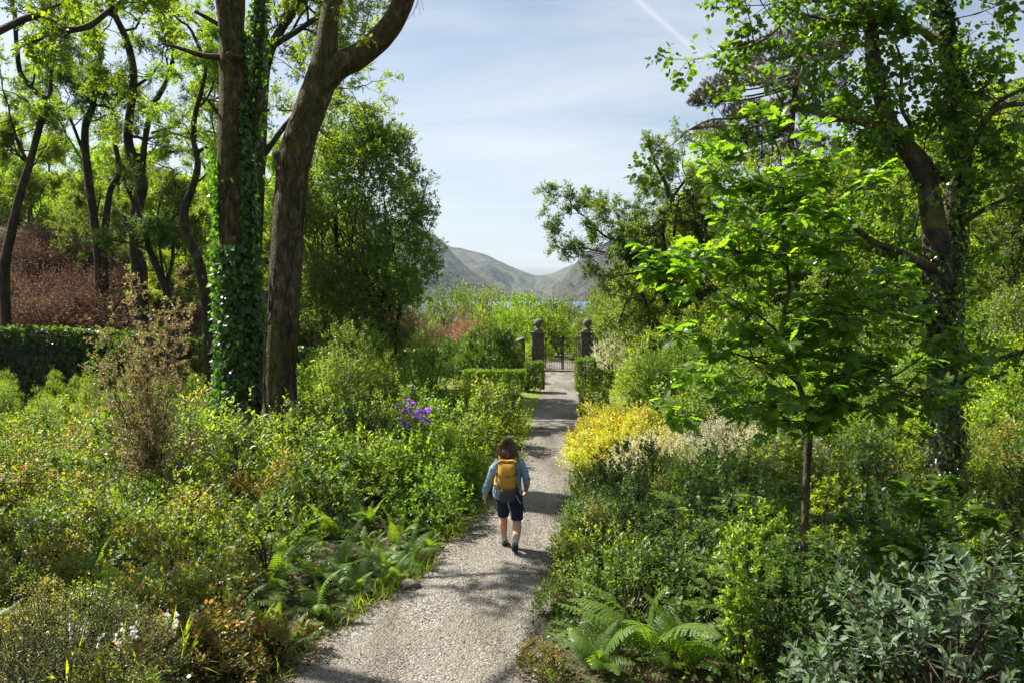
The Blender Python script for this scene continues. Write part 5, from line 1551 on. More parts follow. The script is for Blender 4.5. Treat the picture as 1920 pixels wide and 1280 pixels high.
# --- the dense domed tree to the left of the lake view
rng = RNG()
DT = 30.0
x0 = hx(672, DT)
t = thing('domed_tree', 'dense domed dark-green tree standing left of the lake view', 'tree', (x0, DT, float(gz(x0, DT))))
tr_, fol = Geo(), Geo()
sc = np.array([2.95, 2.6, 5.0]); cz = 6.1
nl = 150
d = unit(rng.normal(size=(nl, 3))); k = rng.uniform(.45, .95, nl) ** .7
sil = 1 - .32 * np.clip(d[:, 2], 0, 1) ** 1.3
c = d * sc * k[:, None]; c[:, :2] *= sil[:, None]; c[:, 2] = np.maximum(c[:, 2], -3.9)
c = c + np.array([.0, 0, cz])
lr = rng.uniform(.45, .95, nl); per = 88
u = unit(rng.normal(size=(nl, per, 3)) + d[:, None] * .8 + [0, 0, .25])
s0 = c[:, None] + u * (lr[:, None] * rng.uniform(.3, 1.05, (nl, per)))[..., None]
shoot_leaves(fol, rng, s0.reshape(-1, 3), (u + rng.normal(size=u.shape) * .5).reshape(-1, 3), .24, 6, .145, 'diamond', twig=None)
for b0, top in (((0, 0), (.2, .3, 6.5)), ((-.5, .2), (-.9, .1, 7)), ((.55, -.1), (1.2, -.1, 6)), ((.95, .1), (1.9, .2, 5)), ((-1.1, 0), (-1.5, .2, 5))):
    b0 = np.array([*b0, -.1]); top = np.array(top); p = catmull([b0, b0 * .7 + top * .3 + [.1, 0, .3], b0 * .35 + top * .65, top], 5); tube(tr_, p, np.linspace(.16, .04, len(p)), 9, .12, 3)
    for q in range(15):
        e = c[int(rng.integers(nl))]; s_ = at(p, rng.uniform(.2, .9)); tube(tr_, catmull([s_, (s_ + e) / 2 + [0, 0, .25], e], 4), np.linspace(.035, .01, 9), 5, cap=False)
tr_.build('trunk', M['bark_dark'], t, True); fol.build('crown', M['leaf_holm'], t)

# --- right side: trees along the path to the lake
for px, D, s, k, sz in ((1235, 36, .95, 'olive', 1.0), (1290, 40, 1.15, 'open', 1.2), (1180, 42, .95, 'olive', .95), (1350, 36, 1.2, 'lime', 1.2), (1215, 47, 1.1, 'open', 1.0), (1150, 55, .95, 'olive', .9), (1420, 34, 1.15, 'open', 1.1), (1300, 31, .85, 'lime', .8), (1400, 28, .8, 'lime', .8), (1215, 33, .95, 'olive', 1.05), (1205, 38, .75, 'olive', .85), (1275, 34, 1.0, 'open', 1.2), (1335, 33, 1.0, 'olive', 1.2)):
    bgt(k, px, D, s, 'lakeside_tree', 'tree beside the lake view {b}', 'trees right of the lake view', rng, sz)
for px, D, s, k in ((1500, 32, 1.1, 'lime'), (1580, 30, 1.0, 'open'), (1660, 34, 1.15, 'lime'), (1740, 30, 1.0, 'olive'), (1830, 33, 1.1, 'lime'), (1900, 29, 1.0, 'open'), (1960, 34, 1.1, 'lime'), (1600, 42, 1.2, 'olive'), (1780, 44, 1.2, 'lime'), (1880, 24, .8, 'lime'), (1700, 24, .7, 'lime'), (1560, 24, .7, 'open'), (1950, 20, .7, 'olive'), (1480, 44, 1.2, 'olive'), (1640, 27, .9, 'lime'), (1790, 27, .9, 'open'), (1850, 40, 1.2, 'open'), (1700, 40, 1.2, 'open'), (1440, 30, .95, 'lime'), (1530, 38, 1.1, 'open')):
    bgt(k, px, D, s, 'slope_tree', 'sunlit tree on the slope {b}', 'trees on the slope behind the alder', rng)
crooked('bare_topped_tree', 'dark-limbed tree with open branches against the sky beyond the golden mound', 33, [[(1255, 640, 20, 0), (1250, 560, 18, 0), (1246, 480, 16, 0), (1240, 430, 14, 0), (1255, 390, 12, 0), (1250, 350, 9, 0), (1235, 320, 7, 0)],
        [(1242, 445, 10, 0), (1200, 430, 8, .2), (1160, 450, 7, .3), (1130, 440, 5, .3), (1100, 410, 4, .3), (1085, 400, 3, .3)], [(1246, 470, 8, 0), (1190, 480, 7, -.2), (1140, 475, 5, -.3), (1095, 465, 3, -.3)], [(1252, 385, 7, 0), (1280, 345, 6, 0), (1300, 330, 4, 0)]], None, 'leaf_mid', 20, .085, L=1.3, sh=6, nl=6)

# rocky hill peeping over the trees on the right
mountain('hill_side', [(1500, 330, 420), (1650, 260, 400), (1760, 205, 380), (1830, 165, 370), (1900, 150, 360), (2000, 120, 350), (2300, 60, 340)], [(1500, 230), (1700, 210), (1900, 200), (2100, 190), (2300, 190)], M['hill'], 5, 51, 1.2, 90, 40, -2)

# pine
rng = RNG()
DP = 40.0
xp = hx(1470, DP)
t = thing('pine_tree', 'tall pine with flat dark brownish-green needle plates', 'tree', (xp, DP, float(gz(xp, DP))))
tr_, br, fol = Geo(), Geo(), Geo()
top = P(1500, 40, DP)[2] - t.location[2]
p = catmull([[.6, 0, -.2], [.5, 0, top * .3], [.2, .1, top * .6], [.5, 0, top * .85], [.9, 0, top]], 6); tube(tr_, p, np.linspace(.28, .06, len(p)), 12, .1)
for (px, py, w, hgt) in ((1520, 60, 60, 22), (1470, 85, 60, 22), (1440, 110, 55, 20), (1540, 110, 60, 24), (1400, 150, 55, 20), (1470, 150, 60, 24), (1350, 170, 50, 18), (1330, 195, 45, 16), (1400, 205, 60, 20), (1480, 200, 60, 22), (1560, 160, 50, 24), (1350, 250, 45, 20), (1390, 268, 50, 22), (1440, 250, 55, 22), (1540, 220, 55, 24), (1500, 270, 60, 24), (1345, 280, 40, 18), (1570, 90, 40, 20), (1580, 200, 40, 20), (1410, 300, 50, 20)):
    for rep in range(2):
        c = P(px + rng.normal() * 6, py + rng.normal() * 5, DP + rng.normal() * 1.3) - np.array(t.location)
        sx, sz_ = w / FPX * DP * .75, hgt / FPX * DP * .75
        n = 240; u = unit(rng.normal(size=(n, 3))) * rng.uniform(.4, 1, (n, 1)) ** .5
        s0 = c + u * [sx, sx * .8, sz_]; s0[:, 2] += .1 * sx * (1 - (u[:, 0] ** 2))
        shoot_leaves(fol, rng, s0, unit(u + [0, 0, .9]), .14, 11, .17, 'needle', spread=.9, tip=.0)
        b0 = at(p, float(np.clip((c[2] - .8) / top, .1, .98))); tube(br, catmull([b0, b0 * .5 + c * .5 - [0, 0, .2], c], 4), np.linspace(.07, .02, 9), 6, cap=False)
LEAFN = LEAF['needle']
tr_.build('trunk', M['bark_dark'], t, True); br.build('limbs', M['bark_dark'], t, True); fol.build('crown', M['leaf_pine'], t)

# --- the forked alder on the right
DR = 11.6
rng = RNG()
tr_, br, mo, lm, iv, fol, sh_ = Geo(), Geo(), [], [], Geo(), Geo(), []
pR, rR = traced([(1778, 1010, 58, 0), (1775, 900, 54, 0), (1768, 760, 52, 0), (1765, 620, 52, 0), (1760, 520, 54, 0), (1752, 430, 46, 0), (1735, 340, 34, 0), (1700, 280, 32, 0), (1668, 230, 30, 0), (1650, 170, 28, 0), (1636, 100, 26, 0), (1632, 50, 25, 0), (1615, 0, 22, 0), (1600, -80, 18, .2)], DR)
pR, rR = rooted(pR, rR)
t = tree_root('forked_alder', 'forked mossy tree with large round leaves and crooked limbs', pR[0])
tube(tr_, pR, rR, 22, .14, 4, seed=17)
lines = [
    ([(1768, 560, 44, .15), (1782, 440, 36, .25), (1793, 330, 32, .3), (1795, 220, 30, .3), (1782, 130, 30, .3), (1768, 60, 28, .3), (1755, -10, 26, .3), (1740, -120, 20, .4)], 'w'),
    ([(1768, 340, 18, .2), (1800, 300, 17, .1), (1835, 250, 15, 0), (1850, 220, 13, 0), (1880, 200, 10, -.1), (1925, 195, 8, -.2)], 'w'), ([(1848, 222, 9, 0), (1875, 190, 8, 0), (1925, 165, 6, 0)], 'w'),
    ([(1760, 345, 18, .2), (1735, 300, 16, .2), (1705, 268, 15, .2)], 'w'),
    ([(1672, 245, 18, -.05), (1640, 235, 16, -.1), (1600, 225, 14, -.15), (1560, 222, 12, -.2), (1520, 208, 10, -.2), (1480, 206, 9, -.3), (1430, 215, 7, -.3), (1380, 222, 5, -.4), (1330, 226, 3, -.4), (1290, 245, 2, -.4)], 'm'),
    ([(1750, 75, 16, .3), (1720, 52, 14, .2), (1690, 38, 13, .1), (1650, 42, 11, 0), (1600, 46, 9, -.1), (1550, 38, 8, -.2)], 'm'),
    ([(1636, 45, 10, 0), (1590, 8, 8, -.1), (1540, 3, 7, -.2), (1500, 8, 6, -.2), (1450, 62, 4, -.3), (1410, 85, 3, -.3), (1360, 95, 2, -.3)], 'm'),
    ([(1760, 510, 22, -.1), (1720, 490, 17, -.3), (1680, 470, 14, -.4), (1640, 455, 12, -.5), (1600, 425, 10, -.6), (1560, 395, 8, -.7), (1500, 382, 6, -.8), (1450, 380, 3, -.8)], 'w'),
    ([(1705, 285, 9, -.1), (1708, 240, 8, -.15), (1690, 200, 7, -.2), (1690, 120, 5, -.2), (1678, 80, 3, -.2)], 'w'),
    ([(1770, 600, 14, 0), (1720, 600, 10, -.3), (1660, 590, 7, -.5), (1600, 565, 4, -.6)], 'w'), ([(1775, 740, 14, -.1), (1830, 690, 11, -.2), (1880, 670, 9, -.3), (1930, 655, 7, -.4)], 'w'),
    ([(1700, 485, 26, 1.2), (1650, 470, 22, 1.0), (1600, 452, 18, .9), (1555, 432, 14, .8), (1515, 415, 10, .7)], 'm'), ([(1765, 560, 20, .3), (1740, 510, 22, .8), (1700, 485, 24, 1.2)], 'w'),
    ([(1790, 430, 12, .3), (1850, 390, 9, .2), (1920, 360, 6, 0)], 'w')]
ends = [(pR, rR, 17)]
for l, k in lines:
    q, rq = traced(l, DR, 6); tube(one(mo if k == 'm' else lm), q, rq, 12, .2 if k == 'm' else .12, 7, seed=len(l)); ends.append((q, rq, 5 if k == 'w' else 8))
for q, rq, m_ in ends:
    for k in range(m_):
        tt = rng.uniform(.4, 1) if q is pR else rng.uniform(.25, 1)
        b = at(q, tt); d = unit(rng.normal(size=3) * [1, .8, .5] + [0, -.1, .15])
        grow(rng, b, d, rng.uniform(.5, 1.15), .011, 1, br, sh_, wander=.3, up=.03, kids=(4, 6), sh=5, start=.2)
    grow(rng, q[-1], q[-1] - q[-4], .7, max(.008, rq[-1] * .8), 1, br, sh_, wander=.25, up=.02, kids=(3, 4), sh=4)
dress(fol, rng, sh_[::2], 5, .10, 'round', .24, up=.5)
dress(fol, rng, sh_[1::2], 5, .10, 'broad', .24, up=.5)
for base, d, L, r0 in ((at(pR, 1), (-.3, -.2, 1), 2.0, .07), (at(ends[1][0], 1), (.2, .3, 1), 2.2, .08)):
    sh2 = []; grow(rng, base, d, L, r0, 2, br, sh2, up=.05, kids=(4, 5), sh=5); dress(fol, rng, sh2, 5, .085, 'diamond', .25)
ivy_on(iv, rng, ends[1][0], ends[1][1], 1900, (.05, .10), (.8, -.2, 0), .10, .05, .9)
ivy_on(iv, rng, pR, rR, 1900, (.05, .10), (.3, -.6, 0), .12, .05, .40)
finish(t, trunk=(tr_, 'bark_alder', True), limb=(lm, 'bark_alder', True), twigs=(br, 'bark_alder', True), mossy_limb=(mo, 'bark_moss', True), ivy=(iv, 'leaf_ivy', False), crown=(fol, 'leaf_alder', False))

# --- oak saplings with lobed leaves: the largest leaves are single pieces
OAK = []
for i in range(4):
    rg = RNG(); g_ = Geo(); V, F_ = LEAF['oak']; v = V.copy(); v[:, 2] += .08 * np.sin(v[:, 1] * rg.uniform(2, 5)) + rg.normal(size=len(v)) * .012; v[:, 0] *= rg.uniform(.85, 1.15)
    g_.add(v, F_); OAK.append(g_.mesh('leaf', M['leaf_oak']))


def frame_quat(ax, nm):
    from mathutils import Matrix
    y = unit(ax); z = unit(nm - y * (nm @ y)); x = np.cross(y, z)
    return Matrix(((x[0], y[0], z[0]), (x[1], y[1], z[1]), (x[2], y[2], z[2]))).to_quaternion()


def single_leaves(parent, meshes, pos, ax, nm, size, rng):
    for p_, a_, n_, s_ in zip(pos, ax, nm, size):
        o = link('leaf', meshes[int(rng.integers(len(meshes)))], parent)
        o.location = p_; o.rotation_mode = 'QUATERNION'; o.rotation_quaternion = frame_quat(a_, n_); o.scale = (float(s_),) * 3


def oak(name, label, D, lines, n_extra, L, leaf_size, singles, box_px=None):
    rng = RNG(); tr_, br, fol, sh_, lm = Geo(), Geo(), Geo(), [], []
    p, r = traced(lines[0], D); p, r = rooted(p, r, 1.3)
    t = tree_root(name, label, p[0], 'tree'); tube(tr_, p, r, 10, .08, 6)
    ends = [(p, r)]
    for l in lines[1:]:
        q, rq = traced(l, D, 5); tube(one(lm), q, rq, 7, .06, 6); ends.append((q, rq))
    for k in range(n_extra):
        q, rq = ends[k % len(ends)]; tt = rng.uniform(.5, 1) if q is p else rng.uniform(.15, 1)
        grow(rng, at(q, tt), unit(rng.normal(size=3) * [1, .8, .35] + [0, -.05, .08]), L * rng.uniform(.6, 1.2), .009, 1, br, sh_, wander=.22, up=.0, kids=(4, 5), sh=3, start=.15)
    for q, rq in ends: grow(rng, q[-1], q[-1] - q[-3], L * .7, rq[-1], 1, br, sh_, wander=.2, up=.04, kids=(3, 4), sh=3)
    s = np.array([a for a, b in sh_]); d = np.array([b for a, b in sh_]); S = len(s); k = 4
    dr = unit(d * [1, 1, .4]); e1 = unit(np.cross(dr, [0, 0, 1.0] + rng.normal(size=(S, 3)) * .05))
    ang = np.linspace(-1.3, 1.3, k)[None] + rng.normal(size=(S, k)) * .25
    ax = dr[:, None] * np.cos(ang)[..., None] + e1[:, None] * np.sin(ang)[..., None] + np.array([0, 0, -.12]) + rng.normal(size=(S, k, 3)) * .22
    pos = s[:, None] + dr[:, None] * (.05 * rng.uniform(0, 1, (S, k)))[..., None]
    nm = np.array([0, 0, 1.0]) + rng.normal(size=(S, k, 3)) * .38
    sz = leaf_size * rng.uniform(.6, 1.15, (S, k))
    pos, ax, nm, sz = pos.reshape(-1, 3), ax.reshape(-1, 3), nm.reshape(-1, 3), sz.ravel()
    o_ = rng.permutation(len(pos))
    sel, rest = o_[:singles], o_[singles:]
    put_leaves(fol, pos[rest], ax[rest], nm[rest], sz[rest], 'oak', rng)
    off = np.array(t.location)
    finish(t, trunk=(tr_, 'bark_alder', True), limb=(lm, 'bark_alder', True), twigs=(br, 'bark_alder', True))
    shift(fol, off); c = fol.build('crown', M['leaf_oak'], t); c['kind'] = 'stuff'
    single_leaves(t, OAK, pos[sel] - off, ax[sel], nm[sel], sz[sel], rng)
    return t


oak('oak_sapling', 'young oak sapling with pale slim trunk and large lobed leaves', 8.2, [[(1508, 1010, 15, 0), (1512, 900, 14, 0), (1516, 830, 14, 0), (1520, 775, 14, 0), (1502, 735, 11, 0), (1490, 690, 10, 0), (1478, 640, 9, 0), (1470, 590, 8, 0), (1480, 545, 7, 0), (1476, 500, 6, 0), (1466, 430, 5, 0), (1468, 350, 4, 0), (1462, 290, 3, 0)],
     [(1522, 772, 9, 0), (1540, 745, 8, -.1), (1580, 738, 6, -.2), (1640, 722, 5, -.3), (1700, 690, 3, -.4)], [(1532, 750, 6, 0), (1552, 715, 4, .1), (1570, 670, 3, .1)], [(1498, 720, 6, 0), (1460, 690, 5, -.1), (1400, 670, 4, -.2), (1340, 650, 2, -.3)],
     [(1478, 640, 5, 0), (1420, 590, 4, -.2), (1360, 555, 3, -.3), (1310, 530, 2, -.4)], [(1472, 590, 5, 0), (1530, 560, 4, -.2), (1590, 560, 3, -.3), (1650, 570, 2, -.3)], [(1476, 500, 4, 0), (1430, 470, 3, .1), (1370, 480, 2, .2)], [(1466, 430, 4, 0), (1520, 400, 3, -.1), (1570, 370, 2, -.2)], [(1518, 800, 4, 0), (1470, 790, 3, -.2), (1400, 770, 2, -.3), (1330, 770, 1.5, -.4)],
     [(1467, 380, 3, 0), (1430, 350, 2.5, 0), (1400, 340, 2, 0)], [(1640, 722, 3, -.3), (1700, 740, 2.5, -.4), (1760, 720, 2, -.5)]], 66, .62, .155, 300)
oak('oak_seedling', 'small oak seedling behind the grey spiny-leaved shrub', 6.9, [[(1700, 1120, 9, 0), (1712, 1060, 8, 0), (1720, 1000, 6, 0), (1735, 950, 4, 0)], [(1712, 1050, 4, 0), (1770, 1020, 3, -.1), (1820, 1000, 2, -.1)], [(1716, 1020, 4, 0), (1670, 990, 3, 0), (1640, 980, 2, 0)]], 7, .28, .14, 60)

# --- grey spiny-leaved shrub, near right
rng = RNG()
OLE = []
for i in range(3):
    g_ = Geo(); V, F_ = LEAF['spiny']; v = V.copy(); v[:, 2] += rng.normal(size=len(v)) * .015; g_.add(v, F_); OLE.append(g_.mesh('leaf', M['leaf_olearia']))
xo, yo = 3.3, 6.0
t = thing('spiny_leaved_shrub', 'large shrub with grey-green toothed leathery leaves', 'shrub', (xo, yo, float(gz(xo, yo))))
st, fol = Geo(), Geo()
nL = 64; d = hemi(rng, nL, -.25); c = d * [1.05, .95, 1.62] * rng.uniform(.6, .95, nL)[:, None]; c[:, 2] = np.maximum(c[:, 2], .2)
pos, ax, nm = [], [], []
for i in range(nL):
    tube(st, catmull([[*(rng.normal(size=2) * .05), -.05], c[i] * [.35, .35, .55] + rng.normal(size=3) * .05, c[i]], 5), np.linspace(.016, .006, 11), 5, cap=False)
    for k in range(8):
        s0 = c[i] + rng.normal(size=3) * [.16, .16, .12]; dr = unit(d[i] * .6 + [0, 0, .7] + rng.normal(size=3) * .45); Ls = rng.uniform(.1, .22)
        tube(st, [c[i], s0, s0 + dr * Ls], [.005, .004, .003], 4, cap=False)
        for j in range(7):
            a_ = j * 2.4 + rng.uniform(0, .5); e1 = unit(np.cross(dr, [.3, .5, .1])); e2 = np.cross(dr, e1); rad = e1 * math.cos(a_) + e2 * math.sin(a_)
            tt = j / 6; pos.append(s0 + dr * Ls * tt); ax.append(rad * (1 - .5 * tt) + dr * (.35 + .6 * tt) + rng.normal(size=3) * .15); nm.append(dr + rng.normal(size=3) * .3)
pos, ax, nm = map(np.array, (pos, ax, nm)); sz = rng.uniform(.07, .12, len(pos))
# the leaves on the outside, seen largest, are single pieces
sco = (pos[:, 1] - .6 * pos[:, 2]); o_ = np.argsort(sco); pick = rng.permutation(o_[:900])[:300]; rest = np.setdiff1d(np.arange(len(pos)), pick)
put_leaves(fol, pos[rest], ax[rest], nm[rest], sz[rest], 'spiny', rng)
st.build('stems', M['twig'], t, True); fo = fol.build('foliage', M['leaf_olearia'], t); fo['kind'] = 'stuff'
single_leaves(t, OLE, pos[pick], ax[pick], nm[pick], sz[pick], rng)

# rowan-like seedlings with feathered leaves
def rowan(x, y, s, label, group):
    rg = RNG(); t = thing('rowan_seedling', label, 'seedling', (x, y, float(gz(x, y))), float(rg.uniform(0, 6.28)), group); t.scale = (s, s, s)
    st, fol = Geo(), Geo(); p = catmull([[0, 0, -.05], [.03, .02, .45], [.0, .06, .85], [.05, .05, 1.25]], 5); tube(st, p, np.linspace(.009, .003, len(p)), 5, cap=False)
    for k in range(15):
        b = at(p, rg.uniform(.45, 1)); a = rg.uniform(0, 6.28); d = unit(np.array([math.cos(a), math.sin(a), .55])); L = rg.uniform(.22, .34); q = catmull([b, b + d * L * .5, b + d * L + [0, 0, -.07]], 4); tube(st, q, np.linspace(.003, .001, len(q)), 3, cap=False)
        sd = unit(np.cross(d, [0, 0, 1]))
        for j in range(7):
            c = at(q, .2 + .8 * j / 6)
            put_leaves(fol, [c, c], np.array([sd + d * .5, -sd + d * .5]) if j < 6 else np.array([d, d + sd * .2]), np.array([[0, 0, 1.0], [0, 0, 1.0]]) + rg.normal(size=(2, 3)) * .2, rg.uniform(.07, .1, 2), 'lance', rg)
    st.build('stem', M['frond_stem'], t, True); fol.build('foliage', M['leaf_bright'], t)


for px, D, s in ((1260, 9.6, .95), (1370, 9.2, 1.0), (1480, 8.0, .9), (1330, 7.6, .85), (1420, 7.1, .8), (1560, 7.6, 1.0), (1450, 10.4, 1.15)):
    rowan(hx(px, D), D, s, 'rowan seedling with feathery leaflets among the dark glossy shrubs', 'rowan seedlings')
# ------------------------------------------------------------------ the walker
def plain(name, col, rough=.8, spec=.3, var=.25, scale=30, bump=.15):
    a_ = tuple(c * (1 - var) for c in col); b_ = tuple(min(1, c * (1 + var)) for c in col)
    return noise_mat(name, [(.3, a_), (.7, b_)], scale, rough, bump, scale * 3, 4, spec=spec, dist=.004)


M['skin'] = plain('skin', (.52, .29, .20), .55, .4, .1)
M['hair'] = noise_mat('hair', [(.3, (.05, .03, .018)), (.55, (.12, .075, .042)), (.75, (.22, .15, .09))], 14, .45, 0, stretch=(1, 1, .15), spec=.5)
M['denim'] = plain('denim', (.20, .29, .37), .85, .2, .18, 14)
M['shorts'] = plain('shorts', (.016, .021, .05), .85, .2, .2)
M['pack_yellow'] = plain('pack_yellow', (.46, .235, .018), .6, .35, .12, 10)
M['pack_grey'] = plain('pack_grey', (.055, .05, .052), .7, .3, .15)
M['strap'] = plain('strap', (.03, .03, .034), .8, .2)
M['strap_grey'] = plain('strap_grey', (.22, .24, .26), .8, .2)
M['strap_brown'] = plain('strap_brown', (.10, .05, .025), .8, .2)
M['shoe'] = plain('shoe', (.085, .10, .095), .7, .3)
M['sole'] = plain('sole', (.022, .022, .022), .8, .2)
M['sock'] = plain('sock', (.45, .43, .42), .9, .1)

WX, WY = hx(957, 11.55), 11.55
WZ = float(gz(WX, WY)) + .02
per = thing('person', 'walker with shoulder-length brown hair, denim shirt and navy shorts seen from behind', 'person', (WX, WY, WZ))


def soft(name, geo, m, parent, vox, it=4, crease=0):
    o = geo.build(name, m, parent, True)
    r = o.modifiers.new('remesh', 'REMESH'); r.mode = 'VOXEL'; r.voxel_size = vox; r.use_smooth_shade = True
    s = o.modifiers.new('smooth', 'SMOOTH'); s.factor = .5; s.iterations = it
    if crease:
        tx = bpy.data.textures.get('creases') or bpy.data.textures.new('creases', 'CLOUDS'); tx.noise_scale = .06; tx.noise_depth = 2
        dm = o.modifiers.new('creases', 'DISPLACE'); dm.texture = tx; dm.texture_coords = 'LOCAL'; dm.strength = crease; dm.mid_level = .5
    return o


def limb(g, pts, rad, flat=None, sides=14, n=6):
    p = catmull(pts, n); r = np.interp(np.linspace(0, len(rad) - 1, len(p)), np.arange(len(rad)), rad); tube(g, p, r, sides, flat=flat)


b = Geo()
# head, neck, trunk
ball(b, (-.035, .015, 1.545), (.078, .098, .112), 20, 14)
ball(b, (-.035, .115, 1.525), (.014, .02, .018), 8, 6); ball(b, (-.035, .09, 1.47), (.045, .03, .03), 10, 8)
for sx in (-1, 1): ball(b, (-.035 + sx * .08, .0, 1.535), (.012, .024, .032), 8, 6)
limb(b, [(-.028, -.005, 1.36), (-.032, 0, 1.42), (-.035, .01, 1.5)], [.062, .055, .056])
limb(b, [(-.02, 0, .74), (-.02, .0, .9), (-.022, .01, 1.05), (-.024, .01, 1.22), (-.026, 0, 1.33), (-.03, 0, 1.39)], [.165, .16, .14, .165, .165, .07], (1, .62), 20)
# legs
limb(b, [(-.10, .0, .80), (-.104, .07, .62), (-.104, .125, .45), (-.106, .12, .34), (-.1, .14, .22), (-.094, .17, .11), (-.092, .18, .05)], [.095, .088, .062, .064, .05, .038, .04])
limb(b, [(.07, .0, .80), (.084, .02, .62), (.096, .03, .44), (.097, -.05, .345), (.09, -.14, .255), (.078, -.225, .185), (.074, -.25, .15)], [.098, .09, .064, .068, .054, .04, .042])
for pts in ([(-.086, .16, .06), (-.088, .25, .045), (-.09, .33, .035)], [(.068, -.245, .15), (.066, -.2, .08), (.066, -.13, .04)]):
    limb(b, pts, [.036, .038, .026])
# arms
armL = [(-.175, 0, 1.315), (-.245, -.01, 1.19), (-.315, -.03, 1.02), (-.345, -.02, .92), (-.372, .0, .825)]
armR = [(.13, 0, 1.315), (.185, -.01, 1.20), (.232, -.03, 1.06), (.238, .05, .975), (.232, .13, .90)]
limb(b, armL, [.046, .042, .036, .033, .026]); limb(b, armR, [.046, .042, .036, .033, .026])


def hand(w, d, side, curl):
    w = np.array(w); d = unit(np.array(d)); x = unit(np.cross(d, [0, 1, 0])) * side; y = np.cross(x, d) * side; y = unit(np.array([0, 1.0, 0]) - d * d[1])
    limb(b, [w - d * .02, w + d * .035, w + d * .085], [.026, .034, .033], (1, .55) if abs(d[0]) < .5 else None, 12, 4)
    for k, (o_, L) in enumerate(((-.028, .062), (-.010, .074), (.009, .070), (.027, .055))):
        s = w + d * .075 + y * o_
        tube(b, catmull([s, s + d * L * .5 + x * curl * .012, s + d * L * .85 + x * curl * .035, s + d * L + x * curl * .05], 3), np.linspace(.0095, .0075, 10), 8)
    s = w + d * .025 + y * .03
    tube(b, catmull([s, s + d * .03 + y * .022 + x * curl * .01, s + d * .062 + y * .022 + x * curl * .022], 3), np.linspace(.012, .0085, 7), 8)


hand(armL[-1], (-.10, .06, -1), 1, .7); hand(armR[-1], (-.02, .45, -1), -1, .9)
soft('body', b, M['skin'], per, .0055, 3)

sh_g = Geo()
limb(sh_g, [(-.03, -.005, .755), (-.028, .0, .85), (-.024, .01, 1.0), (-.022, .012, 1.15), (-.022, .01, 1.27), (-.024, .005, 1.345), (-.03, .005, 1.40)], [.205, .196, .18, .188, .186, .13, .074], (1, .66), 24)
limb(sh_g, [(-.15, 0, 1.318)] + armL[1:], [.074, .063, .054, .049, .046], None, 16)
limb(sh_g, [(.105, 0, 1.318)] + [tuple(np.array(q)) for q in armR[1:]], [.074, .063, .054, .049, .045], None, 16)
for gg in [sh_g]:
    for k in range(len(gg.v)):
        gg.v[k] = gg.v[k] + .012 * np.stack([fbm(gg.v[k] * 9, 3, 3), fbm(gg.v[k] * 9, 3, 5), 0 * gg.v[k][:, 0]], -1)
soft('shirt', sh_g, M['denim'], per, .007, 2, .028)
cg = Geo(); tube(cg, [(-.03 + .068 * math.cos(a_), .005 + .06 * math.sin(a_), 1.405 + .008 * math.sin(a_)) for a_ in np.linspace(0, 6.28, 22)], .014, 8, cap=False); cg.build('collar', M['denim'], per, True)
tg = Geo(); limb(tg, [(-.19, .01, .78), (-.21, .03, .86), (-.2, .03, .96)], [.06, .055, .04], (1, .5), 12); soft('shirt_tail', tg, plain('lining', (.30, .42, .62), .85, .2), per, .008, 3)
s_g = Geo()
limb(s_g, [(-.018, .0, .70), (-.018, .0, .80), (-.018, .0, .90)], [.18, .19, .175], (1, .74), 22)
limb(s_g, [(-.098, .0, .80), (-.104, .055, .64), (-.104, .10, .53), (-.105, .115, .48)], [.108, .108, .09, .086], None, 18)
limb(s_g, [(.068, .0, .80), (.084, .02, .64), (.095, .03, .50), (.096, .03, .44)], [.110, .108, .092, .088], None, 18)
soft('shorts', s_g, M['shorts'], per, .007, 2, .016)

# hair: cap and wavy locks
h_ = Geo(); ball(h_, (-.036, -.012, 1.56), (.076, .094, .098), 22, 14, .05, 3, 3); ball(h_, (-.036, -.03, 1.47), (.085, .07, .10), 18, 12, .1, 4, 3)
rg = RNG()
for k in range(760):
    a_ = rg.uniform(math.pi * .92, math.pi * 2.08); e = rg.uniform(.15, 1.45)
    s = np.array([-.036 + .092 * math.cos(a_) * math.sin(e), -.012 + .106 * math.sin(a_) * math.sin(e), 1.56 + .103 * math.cos(e)])
    out_ = np.array([math.cos(a_), math.sin(a_) * .8, 0]); L = rg.uniform(.9, 1.15); zb = 1.365 + rg.normal() * .02
    w1 = rg.normal(size=3) * .010; w2 = rg.normal(size=3) * .02
    p1 = np.array([-.036, -.015, 0]) + out_ * .090 + [0, 0, 1.52]; p2 = np.array([-.036, -.02, 0]) + out_ * rg.uniform(.08, .118) + [0, 0, 1.44]; p3 = np.array([-.036, -.02, 0]) + out_ * rg.uniform(.075, .150) + [0, 0, zb]
    pts = [s, p1 + w1, p2 + w2, p3 + w2 * 1.5] if s[2] > 1.54 else [s, p2 + w2, p3 + w2 * 1.4]
    q = catmull(pts, 3); tube(h_, q, np.linspace(.0048, .0016, len(q)), 3, cap=False)
h_.build('hair', M['hair'], per, True)
